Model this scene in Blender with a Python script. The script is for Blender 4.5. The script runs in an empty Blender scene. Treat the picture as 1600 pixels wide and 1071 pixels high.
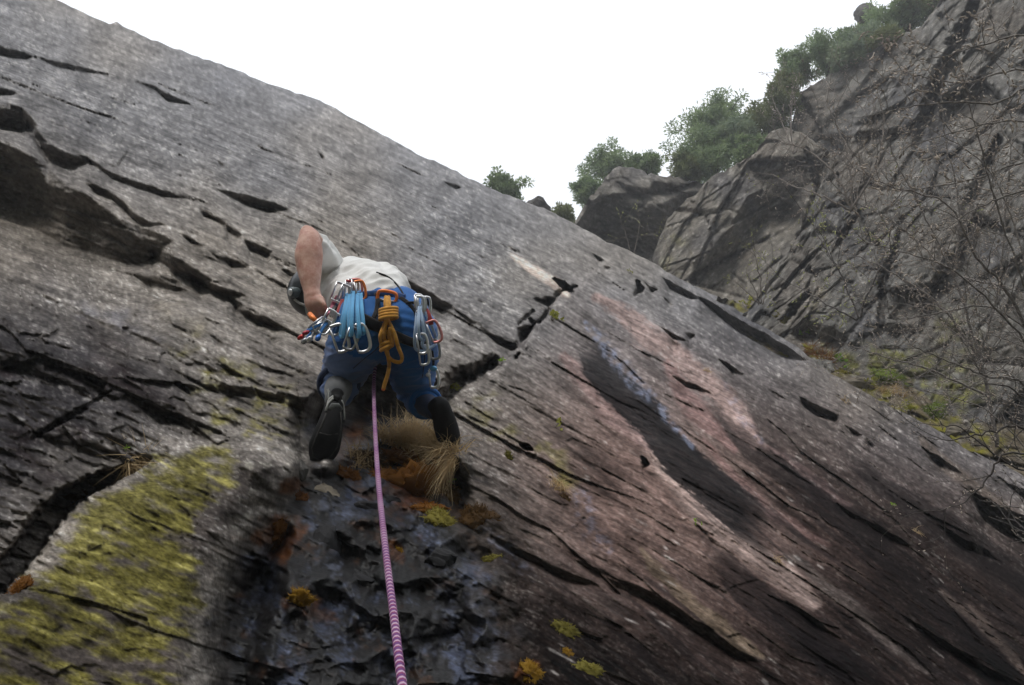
import bpy, math, random
import numpy as np
from mathutils import Vector, Matrix
from mathutils.bvhtree import BVHTree

random.seed(7)
RNG = np.random.default_rng(11)
S = bpy.context.scene
COLL = S.collection
R = math.radians

# ------------------------------------------------------------------ camera
PITCH = 33.0
CAM = Vector((0.0, 0.0, 1.6))
FPX = 1220.0                       # focal length in pixels of the 1600 px wide photograph
CX, CY = 800.0, 535.5
cam_d = bpy.data.cameras.new('camera')
cam_d.sensor_width = 36.0
cam_d.lens = 36.0 * FPX / 1600.0
cam_d.clip_start = 0.05
cam_d.clip_end = 2000.0
cam = bpy.data.objects.new('camera', cam_d)
COLL.objects.link(cam)
cam.location = CAM
cam.rotation_euler = (R(90 + PITCH), 0, 0)
S.camera = cam
FWD = Vector((0, math.cos(R(PITCH)), math.sin(R(PITCH))))
UP = Vector((0, -math.sin(R(PITCH)), math.cos(R(PITCH))))
RT = Vector((1, 0, 0))
nF, nU, nR, nC = (np.array(v) for v in (FWD, UP, RT, CAM))

# ------------------------------------------------------------------ sky, sun, exposure
SUN_EL, SUN_AZ = 46.0, 197.0
w = bpy.data.worlds.new('World')
S.world = w
w.use_nodes = True
nt = w.node_tree
nt.nodes.clear()
sky = nt.nodes.new('ShaderNodeTexSky')
sky.sky_type = 'NISHITA'
sky.sun_disc = False
sky.sun_elevation = R(SUN_EL)
sky.sun_rotation = R(SUN_AZ)
sky.dust_density = 6.0
hs = nt.nodes.new('ShaderNodeHueSaturation')
hs.inputs['Saturation'].default_value = 0.25
mixn = nt.nodes.new('ShaderNodeMix')
mixn.data_type = 'RGBA'
mixn.inputs[0].default_value = 0.80            # overcast: an even white cloud deck over the clear sky
mixn.inputs[7].default_value = (11.0, 11.3, 11.8, 1)
bg = nt.nodes.new('ShaderNodeBackground')
bg.inputs['Strength'].default_value = 0.118
wo = nt.nodes.new('ShaderNodeOutputWorld')
nt.links.new(sky.outputs[0], hs.inputs['Color'])
nt.links.new(hs.outputs[0], mixn.inputs[6])
nt.links.new(mixn.outputs[2], bg.inputs['Color'])
nt.links.new(bg.outputs[0], wo.inputs['Surface'])
sd = bpy.data.lights.new('sun', 'SUN')
sd.energy = 1.5
sd.angle = R(11)
sd.color = (1.0, 0.96, 0.90)
sun = bpy.data.objects.new('sun', sd)
COLL.objects.link(sun)
# the sun stands behind the camera's left shoulder, high above
az = R(SUN_AZ)
sdir = Vector((math.sin(az) * math.cos(R(SUN_EL)), math.cos(az) * math.cos(R(SUN_EL)), math.sin(R(SUN_EL))))
sun.rotation_euler = (-sdir).to_track_quat('-Z', 'Y').to_euler()
S.view_settings.view_transform = 'Standard'
S.view_settings.look = 'None'
S.view_settings.exposure = 0.2
S.view_settings.gamma = 1.0
S.cycles.max_bounces = 6
S.cycles.diffuse_bounces = 3
S.cycles.use_denoising = True


# ------------------------------------------------------------------ helpers
def lin(*c):
    return tuple(((v / 255) / 12.92 if v / 255 <= 0.04045 else ((v / 255 + 0.055) / 1.055) ** 2.4) for v in c)


def W(x, y, z):
    """world point that stands z metres in front of the camera plane along the sight line of photograph pixel x, y"""
    return CAM + FWD * z + RT * ((x - CX) / FPX * z) + UP * ((CY - y) / FPX * z)


def Wn(x, y, z):
    x = np.asarray(x, float); y = np.asarray(y, float); z = np.asarray(z, float)
    return (nC + nF * z[..., None] + nR * ((x - CX) / FPX * z)[..., None] + nU * ((CY - y) / FPX * z)[..., None])


def tag(o, label=None, cat=None, group=None, kind=None):
    if label: o['label'] = label
    if cat: o['category'] = cat
    if group: o['group'] = group
    if kind: o['kind'] = kind
    return o


def empty(name, loc=(0, 0, 0)):
    o = bpy.data.objects.new(name, None)
    o.empty_display_size = 0.1
    COLL.objects.link(o)
    o.location = loc
    return o


def link(name, me, mat=None, parent=None):
    o = bpy.data.objects.new(name, me)
    COLL.objects.link(o)
    if mat is not None and not me.materials:
        me.materials.append(mat)
    if parent is not None:
        o.parent = parent
        o.matrix_parent_inverse = Matrix.Translation(-Vector(parent.location)) if parent.parent is None else Matrix.Identity(4)
        if parent.parent is not None:
            # the parent's vertices are in world space already
            pl = parent
            off = Vector((0, 0, 0))
            top = parent.parent
            o.matrix_parent_inverse = Matrix.Identity(4)
    return o


def mesh_np(name, V, F, smooth=True):
    """V (n,3), F (m,3|4) arrays"""
    me = bpy.data.meshes.new(name)
    V = np.ascontiguousarray(V, np.float32); F = np.ascontiguousarray(F, np.int32)
    k = F.shape[1]
    me.vertices.add(len(V)); me.vertices.foreach_set('co', V.ravel())
    me.loops.add(F.size); me.loops.foreach_set('vertex_index', F.ravel())
    me.polygons.add(len(F))
    me.polygons.foreach_set('loop_start', np.arange(0, F.size, k, dtype=np.int32))
    me.polygons.foreach_set('loop_total', np.full(len(F), k, np.int32))
    me.polygons.foreach_set('use_smooth', np.full(len(F), smooth, bool))
    me.update(calc_edges=True)
    return me


class MB:
    """collects shapes as one mesh"""
    def __init__(s): s.v = []; s.f = []; s.uv = {}

    def add(s, vs, fs):
        b = len(s.v)
        s.v += [tuple(p) for p in vs]
        s.f += [tuple(i + b for i in q) for q in fs]

    def build(s, name, mat, parent=None, smooth=True):
        me = bpy.data.meshes.new(name)
        me.from_pydata(s.v, [], s.f)
        me.polygons.foreach_set('use_smooth', [smooth] * len(me.polygons))
        me.update()
        return link(name, me, mat, parent)

    def tube(s, pts, rad, n=8, cap=True, flat=1.0, flatdir=None, closed=False):
        """round or flattened tube along pts; rad a number or one per point"""
        pts = [Vector(p) for p in pts]
        m = len(pts)
        if not hasattr(rad, '__len__'): rad = [rad] * m
        vs = []; fs = []
        prev = None
        for i, p in enumerate(pts):
            if closed:
                t = pts[(i + 1) % m] - pts[i - 1]
            else:
                t = pts[min(i + 1, m - 1)] - pts[max(i - 1, 0)]
            if t.length < 1e-9: t = Vector((0, 0, 1))
            t.normalize()
            if flatdir is not None:
                a = Vector(flatdir)
            elif prev is None:
                a = Vector((0, 0, 1)) if abs(t.z) < 0.9 else Vector((1, 0, 0))
            else:
                a = prev
            a = a - t * a.dot(t)
            if a.length < 1e-6: a = t.orthogonal()
            a.normalize(); b = t.cross(a); prev = a
            for k in range(n):
                th = 2 * math.pi * k / n
                vs.append(p + a * (math.cos(th) * rad[i] * flat) + b * (math.sin(th) * rad[i]))
        mm = m if closed else m - 1
        for i in range(mm):
            for k in range(n):
                j = (i + 1) % m
                fs.append((i * n + k, i * n + (k + 1) % n, j * n + (k + 1) % n, j * n + k))
        if cap and not closed:
            fs.append(tuple(range(n - 1, -1, -1)))
            fs.append(tuple((m - 1) * n + k for k in range(n)))
        s.add(vs, fs)

    def ball(s, c, r, axes=None, seg=14, rings=9):
        c = Vector(c)
        if not hasattr(r, '__len__'): r = (r, r, r)
        if axes is None: axes = (Vector((1, 0, 0)), Vector((0, 1, 0)), Vector((0, 0, 1)))
        vs = [c + axes[2] * r[2]]
        for i in range(1, rings):
            ph = math.pi * i / rings
            for k in range(seg):
                th = 2 * math.pi * k / seg
                vs.append(c + axes[0] * (r[0] * math.sin(ph) * math.cos(th)) + axes[1] * (r[1] * math.sin(ph) * math.sin(th)) + axes[2] * (r[2] * math.cos(ph)))
        vs.append(c - axes[2] * r[2])
        fs = [(0, 1 + k, 1 + (k + 1) % seg) for k in range(seg)]
        for i in range(rings - 2):
            for k in range(seg):
                a = 1 + i * seg
                fs.append((a + k, a + seg + k, a + seg + (k + 1) % seg, a + (k + 1) % seg))
        a = 1 + (rings - 2) * seg
        fs += [(a + k, len(vs) - 1, a + (k + 1) % seg) for k in range(seg)]
        s.add(vs, fs)


def smooth_path(pts, n=8, closed=False):
    """Catmull-Rom through points (any tuples)"""
    P = np.array([tuple(p) for p in pts], float)
    m = len(P)
    out = []
    rng = range(m) if closed else range(m - 1)
    for i in rng:
        if closed:
            p0, p1, p2, p3 = P[i - 1], P[i], P[(i + 1) % m], P[(i + 2) % m]
        else:
            p0, p1, p2, p3 = P[max(i - 1, 0)], P[i], P[i + 1], P[min(i + 2, m - 1)]
        for k in range(n):
            t = k / n
            out.append(0.5 * ((2 * p1) + (-p0 + p2) * t + (2 * p0 - 5 * p1 + 4 * p2 - p3) * t * t + (-p0 + 3 * p1 - 3 * p2 + p3) * t ** 3))
    if not closed: out.append(P[-1])
    return np.array(out)


# ------------------------------------------------------------------ numpy noise
_perm = RNG.permutation(512).astype(np.int32)
_ga = RNG.random(512) * 2 * math.pi
_gx, _gy = np.cos(_ga).astype(np.float32), np.sin(_ga).astype(np.float32)


def _h(ix, iy, seed):
    a = _perm[(ix + seed * 37) & 511]
    return _perm[(a + iy) & 511]


def pnoise(u, v, seed=0):
    u = u.astype(np.float32); v = v.astype(np.float32)
    fu = np.floor(u); fv = np.floor(v)
    iu = fu.astype(np.int32); iv = fv.astype(np.int32)
    fu = u - fu; fv = v - fv
    su = fu * fu * (3 - 2 * fu); sv = fv * fv * (3 - 2 * fv)
    p0 = _perm[(iu + seed * 37) & 511]; p1 = _perm[(iu + 1 + seed * 37) & 511]
    def g(p, dx, dy):
        k = _perm[(p + iv + dy) & 511]
        return _gx[k] * (fu - dx) + _gy[k] * (fv - dy)
    a = g(p0, 0, 0); a = a + su * (g(p1, 1, 0) - a)
    b = g(p0, 0, 1); b = b + su * (g(p1, 1, 1) - b)
    return (a + sv * (b - a)) * np.float32(1.5)


def fbm(u, v, octv=4, seed=0, gain=0.5):
    s = 0; a = 1.0; t = 0
    for o in range(octv):
        s = s + a * pnoise(u * 2 ** o + 17.3 * o, v * 2 ** o - 9.1 * o, seed + o)
        t += a; a *= gain
    return s / t * 1.4


_cr = RNG.random((6, 512)).astype(np.float32)


def facets(u, v, seed=0, tilt=1.0):
    """piecewise planar cells: height, distance between the two nearest cell centres"""
    u = u.astype(np.float32); v = v.astype(np.float32)
    iu = np.floor(u).astype(np.int32); iv = np.floor(v).astype(np.int32)
    best = np.full(u.shape, 1e9, np.float32); sec = best.copy(); hh = np.zeros(u.shape, np.float32)
    for dx in (-1, 0, 1):
        for dy in (-1, 0, 1):
            k = _h(iu + dx, iv + dy, seed)
            cx = iu + dx + _cr[0][k]; cy = iv + dy + _cr[1][k]
            ex = u - cx; ey = v - cy
            d = ex * ex + ey * ey
            hv = _cr[2][k] - 0.5 + tilt * ((_cr[3][k] - 0.5) * ex + (_cr[4][k] - 0.5) * ey)
            m = d < best
            sec = np.where(m, best, np.minimum(sec, d))
            hh = np.where(m, hv, hh)
            best = np.where(m, d, best)
    return hh, np.sqrt(sec) - np.sqrt(best)


def sst(a, b, x):
    t = np.clip((x - a) / (b - a), 0, 1)
    return t * t * (3 - 2 * t)


def seg_dist(X, Y, pts, vals=None):
    """distance to a polyline, and values interpolated along it"""
    best = np.full(X.shape, 1e9, np.float32); val = np.zeros(X.shape, np.float32)
    for i in range(len(pts) - 1):
        (x0, y0), (x1, y1) = pts[i][:2], pts[i + 1][:2]
        dx, dy = x1 - x0, y1 - y0
        t = np.clip(((X - x0) * dx + (Y - y0) * dy) / (dx * dx + dy * dy + 1e-9), 0, 1)
        d = np.hypot(X - x0 - t * dx, Y - y0 - t * dy)
        m = d < best
        best = np.where(m, d, best)
        if vals is not None:
            val = np.where(m, vals[i] + t * (vals[i + 1] - vals[i]), val)
    return best, val


def poly_sd(X, Y, pts):
    """signed distance to a closed polygon, positive inside"""
    p = list(pts) + [pts[0]]
    d, _ = seg_dist(X, Y, p)
    ins = np.zeros(X.shape, bool)
    for i in range(len(p) - 1):
        (x0, y0), (x1, y1) = p[i], p[i + 1]
        if y0 == y1: continue
        c = ((y0 > Y) != (y1 > Y)) & (X < (x1 - x0) * (Y - y0) / (y1 - y0) + x0)
        ins ^= c
    return np.where(ins, d, -d)


class Raster:
    def __init__(s, x0, x1, y0, y1, step):
        s.x0, s.y0, s.step = x0, y0, step
        s.xs = np.arange(x0, x1 + step, step); s.ys = np.arange(y0, y1 + step, step)
        s.X, s.Y = np.meshgrid(s.xs.astype(np.float32), s.ys.astype(np.float32))
        s.h = np.zeros(s.X.shape, np.float32)

    def win(s, x0, x1, y0, y1):
        a = int(np.clip((x0 - s.x0) / s.step, 0, len(s.xs))); b = int(np.clip((x1 - s.x0) / s.step + 2, 0, len(s.xs)))
        c = int(np.clip((y0 - s.y0) / s.step, 0, len(s.ys))); d = int(np.clip((y1 - s.y0) / s.step + 2, 0, len(s.ys)))
        return (slice(c, d), slice(a, b))

    def sample(s, A, x, y):
        fx = np.clip((x - s.x0) / s.step, 0, len(s.xs) - 1.001); fy = np.clip((y - s.y0) / s.step, 0, len(s.ys) - 1.001)
        ix = fx.astype(int); iy = fy.astype(int); tx = fx - ix; ty = fy - iy
        if A.ndim == 3: tx = tx[..., None]; ty = ty[..., None]
        return (A[iy, ix] * (1 - tx) + A[iy, ix + 1] * tx) * (1 - ty) + (A[iy + 1, ix] * (1 - tx) + A[iy + 1, ix + 1] * tx) * ty

    def lip(s, pts, H, D, jag=1.0, seed=0, under=1.35):
        """an edge with a drop H under it, the rock below coming back out over D"""
        px = [p[0] for p in pts]; py = [p[1] for p in pts]
        Hm = max(H)
        sl = s.win(px[0], px[-1], min(py) - 8, max(py) + D + Hm + 8)
        X, Y = s.X[sl], s.Y[sl]
        if X.size == 0: return
        xs = X[0]
        rg = np.random.default_rng(abs(seed + int(px[0] * 7 + py[0])))
        kn = np.arange(px[0] - 60, px[-1] + 60, max(11.0, Hm * 0.9))
        jn = rg.normal(0, 1, len(kn)) * jag * (0.45 + Hm * 0.035)
        ly = np.interp(xs, px, py) + np.interp(xs, kn, jn)
        Hh = np.maximum(np.interp(xs, px, H), 0)
        dy = Y - ly[None, :]
        if Hm > 4:
            dy = dy + (0.3 + min(Hm, 40) * 0.014) * pnoise(X * 0.10, Y * 0.25, seed & 31)
        Hh = Hh[None, :]
        down = np.clip(dy, 0, Hh)
        back = np.clip(1 - np.clip(dy - Hh, 0, None) / D, 0, 1) ** 1.2
        s.h[sl] -= np.where(dy > 0, under * down * back, 0)

    def pit(s, pts, dep, edge=4.0, jag=1.5, seed=0):
        px = [p[0] for p in pts]; py = [p[1] for p in pts]
        sl = s.win(min(px) - 8, max(px) + 8, min(py) - 8, max(py) + 8)
        X, Y = s.X[sl], s.Y[sl]
        d = poly_sd(X, Y, pts) + jag * 2 * pnoise(X * 0.12, Y * 0.12, seed) + jag * pnoise(X * 0.3, Y * 0.3, seed + 1)
        s.h[sl] -= dep * sst(0, edge, d)

    def slot(s, pts, wd, dep, jag=0.25, seed=0):
        mx = max(wd) * 2
        px = [p[0] for p in pts]; py = [p[1] for p in pts]
        sl = s.win(min(px) - mx, max(px) + mx, min(py) - mx, max(py) + mx)
        X, Y = s.X[sl], s.Y[sl]
        d, wv = seg_dist(X, Y, pts, wd)
        _, dv = seg_dist(X, Y, pts, dep)
        d = d * (1 + jag * fbm(X * 0.07, Y * 0.07, 3, seed + 5)) + jag * 5 * pnoise(X * 0.2, Y * 0.2, seed)
        s.h[sl] -= dv * (1 - sst(0.55, 1.0, d / np.maximum(wv, 0.6)))


def build_rock(name, ras, plane, ytop, xr, ybot, dx, rows, col, wet, mat, extra_low=True, back=1.0, resamp=True):
    """a rock face: a plane 1/z = a x + b y + c, carved by the raster's relief along its normal"""
    a, b, c = plane
    n_cam = np.array([-a * FPX, -b * FPX, -(a * CX + b * CY + c)])     # right, down, forward, towards the camera
    n_cam /= np.linalg.norm(n_cam)
    nw = nR * n_cam[0] - nU * n_cam[1] + nF * n_cam[2]
    xs = np.arange(xr[0], xr[1] + dx, dx)
    ncol = len(xs)
    yt = ytop(xs); yb = ybot(xs)
    tt = np.linspace(0, 1, rows)
    Yv = yt[None, :] + (yb - yt)[None, :] * tt[:, None]
    Xv = np.broadcast_to(xs[None, :], Yv.shape)
    hv = ras.sample(ras.h, Xv, Yv)
    iz = np.maximum(a * Xv + b * Yv + c, 1e-3)
    z = 1 / iz
    dist = 1.0 / np.linalg.norm([a * FPX, b * FPX, a * CX + b * CY + c])       # camera to plane
    # stand the surface off the plane (or sink it in) by its relief, measured square to the plane
    z = z * np.clip(1 - hv * z / FPX / dist, 0.3, 4.0)
    P = Wn(Xv, Yv, z)
    C = ras.sample(col, Xv, Yv); Wt = ras.sample(wet, Xv, Yv)
    # behind the top edge the rock rolls over and falls away
    topP = P[0]; z0 = z[0]
    upv = P[0] - P[3]; upv /= np.linalg.norm(upv, axis=1)[:, None] + 1e-9
    rolls = []
    for (dn, du) in ((9.0, 3.0), (4.0, 2.4), (1.4, 1.6), (0.4, 0.7)):
        rolls.append(topP - nw * (dn * back * z0 / 26)[:, None] + nF * (du * back * z0 / 26 * 0.5)[:, None])
    rolls = np.array(rolls)
    Pall = [rolls, P]
    Call = [np.repeat(C[:1], 4, 0), C]; Wall = [np.repeat(Wt[:1], 4, 0), Wt]
    if extra_low:
        low = []
        for yy in np.linspace(1, 2.2, 10) ** 1.0:
            Y2 = yb * yy
            z2 = 1 / np.maximum(a * xs + b * Y2 + c, 1e-3)
            low.append(Wn(xs, Y2, z2))
        low = np.array(low[1:])
        Pall.append(low); Call.append(np.repeat(C[-1:], 9, 0)); Wall.append(np.repeat(Wt[-1:], 9, 0))
    P = np.concatenate(Pall); C = np.concatenate(Call); Wt = np.concatenate(Wall)
    nr = P.shape[0]
    idx = np.arange(nr * ncol).reshape(nr, ncol)
    F = np.stack([idx[:-1, :-1], idx[1:, :-1], idx[1:, 1:], idx[:-1, 1:]], -1).reshape(-1, 4)
    me = mesh_np(name, P.reshape(-1, 3), F, True)
    at = me.color_attributes.new('Col', 'FLOAT_COLOR', 'POINT')
    cc = np.ones((nr * ncol, 4), np.float32); cc[:, :3] = C.reshape(-1, 3)
    at.data.foreach_set('color', cc.ravel())
    aw = me.attributes.new('wet', 'FLOAT', 'POINT')
    aw.data.foreach_set('value', Wt.reshape(-1).astype(np.float32))
    o = link(name, me, mat)
    sub = idx[::2, ::2]
    V2 = P[::2, ::2].reshape(-1, 3)
    i2 = np.arange(sub.size).reshape(sub.shape)
    F2 = np.stack([i2[:-1, :-1], i2[1:, :-1], i2[1:, 1:], i2[:-1, 1:]], -1).reshape(-1, 4)
    bvh = BVHTree.FromPolygons(V2.tolist(), F2.tolist())
    return o, bvh, Vector(nw)


def hit(bvh, x, y, default=5.0):
    d = (W(x, y, 1.0) - CAM)
    loc, nor, i, dist = bvh.ray_cast(CAM, d.normalized())
    if loc is None: return W(x, y, default), -d.normalized(), default
    if nor.dot(d) > 0: nor = -nor
    return loc, nor, (loc - CAM).dot(FWD)


# ------------------------------------------------------------------ materials
def mat_base(name):
    m = bpy.data.materials.new(name)
    m.use_nodes = True
    t = m.node_tree
    b = t.nodes['Principled BSDF']
    return m, t, b


def N(t, kind, **kw):
    n = t.nodes.new(kind)
    for k, v in kw.items():
        if k in n.inputs.keys(): n.inputs[k].default_value = v
        else: setattr(n, k, v)
    return n


def plain(name, col, rough=0.6, metal=0.0, noise=0.25, scale=40.0, bump=0.0, spec=0.5, trans=0.0, coat=0.0):
    """a plain material with uneven tone and a fine relief"""
    m, t, b = mat_base(name)
    tc = N(t, 'ShaderNodeTexCoord')
    nz = N(t, 'ShaderNodeTexNoise'); nz.inputs['Scale'].default_value = scale; nz.inputs['Detail'].default_value = 5
    t.links.new(tc.outputs['Object'], nz.inputs['Vector'])
    rp = N(t, 'ShaderNodeValToRGB')
    rp.color_ramp.elements[0].position = 0.3; rp.color_ramp.elements[1].position = 0.72
    rp.color_ramp.elements[0].color = (*[c * (1 - noise) for c in col], 1)
    rp.color_ramp.elements[1].color = (*[min(1, c * (1 + noise)) for c in col], 1)
    t.links.new(nz.outputs['Fac'], rp.inputs[0])
    t.links.new(rp.outputs[0], b.inputs['Base Color'])
    b.inputs['Roughness'].default_value = rough
    b.inputs['Metallic'].default_value = metal
    b.inputs['Specular IOR Level'].default_value = spec
    if coat: b.inputs['Coat Weight'].default_value = coat
    if bump:
        bp = N(t, 'ShaderNodeBump'); bp.inputs['Strength'].default_value = bump; bp.inputs['Distance'].default_value = 0.01
        t.links.new(nz.outputs['Fac'], bp.inputs['Height']); t.links.new(bp.outputs[0], b.inputs['Normal'])
    return m


def rock_material(name, grain_axis, scale=1.0, bump=0.6, dist=0.02):
    """vertex colour carries the rock's stains and lichen; fine grain and relief come from 3-D noise stretched along the bedding"""
    m, t, b = mat_base(name)
    L = t.links.new
    tc = N(t, 'ShaderNodeTexCoord')
    # rotate so that X runs along the grain
    q = Vector(grain_axis).normalized().rotation_difference(Vector((1, 0, 0))).to_euler()
    mp = N(t, 'ShaderNodeMapping', vector_type='POINT')
    mp.inputs['Rotation'].default_value = q
    L(tc.outputs['Object'], mp.inputs['Vector'])
    mp2 = N(t, 'ShaderNodeMapping', vector_type='POINT')
    mp2.inputs['Scale'].default_value = (0.5, 1.0, 1.0)
    L(mp.outputs[0], mp2.inputs['Vector'])
    at = N(t, 'ShaderNodeVertexColor', layer_name='Col')
    n1 = N(t, 'ShaderNodeTexNoise'); n1.inputs['Scale'].default_value = 9 * scale; n1.inputs['Detail'].default_value = 7; n1.inputs['Roughness'].default_value = 0.65
    n2 = N(t, 'ShaderNodeTexNoise'); n2.inputs['Scale'].default_value = 55 * scale; n2.inputs['Detail'].default_value = 5; n2.inputs['Roughness'].default_value = 0.7
    vo = N(t, 'ShaderNodeTexVoronoi'); vo.inputs['Scale'].default_value = 34 * scale
    for n in (n1, n2): L(mp2.outputs[0], n.inputs['Vector'])
    L(mp2.outputs[0], vo.inputs['Vector'])
    mr = N(t, 'ShaderNodeMapRange'); mr.inputs[1].default_value = 0.3; mr.inputs[2].default_value = 0.7; mr.inputs[3].default_value = 0.62; mr.inputs[4].default_value = 1.42
    L(n1.outputs['Fac'], mr.inputs[0])
    mr2 = N(t, 'ShaderNodeMapRange'); mr2.inputs[1].default_value = 0.32; mr2.inputs[2].default_value = 0.68; mr2.inputs[3].default_value = 0.68; mr2.inputs[4].default_value = 1.36
    L(n2.outputs['Fac'], mr2.inputs[0])
    mu = N(t, 'ShaderNodeMath', operation='MULTIPLY'); L(mr.outputs[0], mu.inputs[0]); L(mr2.outputs[0], mu.inputs[1])
    vm = N(t, 'ShaderNodeVectorMath', operation='SCALE'); L(at.outputs['Color'], vm.inputs[0]); L(mu.outputs[0], vm.inputs['Scale'])
    L(vm.outputs[0], b.inputs['Base Color'])
    wa = N(t, 'ShaderNodeAttribute', attribute_name='wet')
    # roughness: dry 0.85, wet film 0.22, broken by noise
    wr = N(t, 'ShaderNodeMapRange'); wr.inputs[1].default_value = 0.0; wr.inputs[2].default_value = 1.0; wr.inputs[3].default_value = 0.86; wr.inputs[4].default_value = 0.24
    wn = N(t, 'ShaderNodeMath', operation='MULTIPLY_ADD'); L(n1.outputs['Fac'], wn.inputs[0]); wn.inputs[1].default_value = 0.5; wn.inputs[2].default_value = -0.25
    wsum = N(t, 'ShaderNodeMath', operation='ADD'); L(wa.outputs['Fac'], wsum.inputs[0]); L(wn.outputs[0], wsum.inputs[1])
    wmul = N(t, 'ShaderNodeMath', operation='MULTIPLY'); L(wsum.outputs[0], wmul.inputs[0]); 
    wgt = N(t, 'ShaderNodeMath', operation='GREATER_THAN'); L(wa.outputs['Fac'], wgt.inputs[0]); wgt.inputs[1].default_value = 0.02
    L(wgt.outputs[0], wmul.inputs[1])
    L(wmul.outputs[0], wr.inputs[0]); L(wr.outputs[0], b.inputs['Roughness'])
    sp_ = N(t, 'ShaderNodeMapRange'); sp_.inputs[3].default_value = 0.02; sp_.inputs[4].default_value = 0.45; L(wmul.outputs[0], sp_.inputs[0]); L(sp_.outputs[0], b.inputs['Specular IOR Level'])
    hsum = N(t, 'ShaderNodeMath', operation='MULTIPLY_ADD'); L(n2.outputs['Fac'], hsum.inputs[0]); hsum.inputs[1].default_value = 0.35; L(n1.outputs['Fac'], hsum.inputs[2])
    bp = N(t, 'ShaderNodeBump'); bp.inputs['Strength'].default_value = bump; bp.inputs['Distance'].default_value = dist
    L(hsum.outputs[0], bp.inputs['Height']); L(bp.outputs[0], b.inputs['Normal'])
    return m


# ================================================================== THE MAIN ROCK SLAB
KQ = 0.00058
PL_SLAB = (-0.43 * KQ, KQ, 100 * KQ)
RID = [(-320, -160), (0, -38), (90, 0), (130, 20), (170, 38), (182, 36), (230, 60), (300, 86), (355, 104), (420, 131), (470, 148), (500, 157), (508, 162), (560, 190),
       (600, 212), (660, 244), (700, 262), (735, 280), (760, 292), (800, 307), (850, 326), (880, 340), (905, 354), (950, 378), (1000, 400),
       (1030, 415), (1042, 426), (1095, 452), (1130, 468), (1165, 490), (1200, 512), (1240, 536), (1262, 556), (1300, 584), (1350, 612), (1400, 640),
       (1450, 664), (1500, 690), (1560, 722), (1600, 744), (1700, 800), (1920, 925)]


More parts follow.
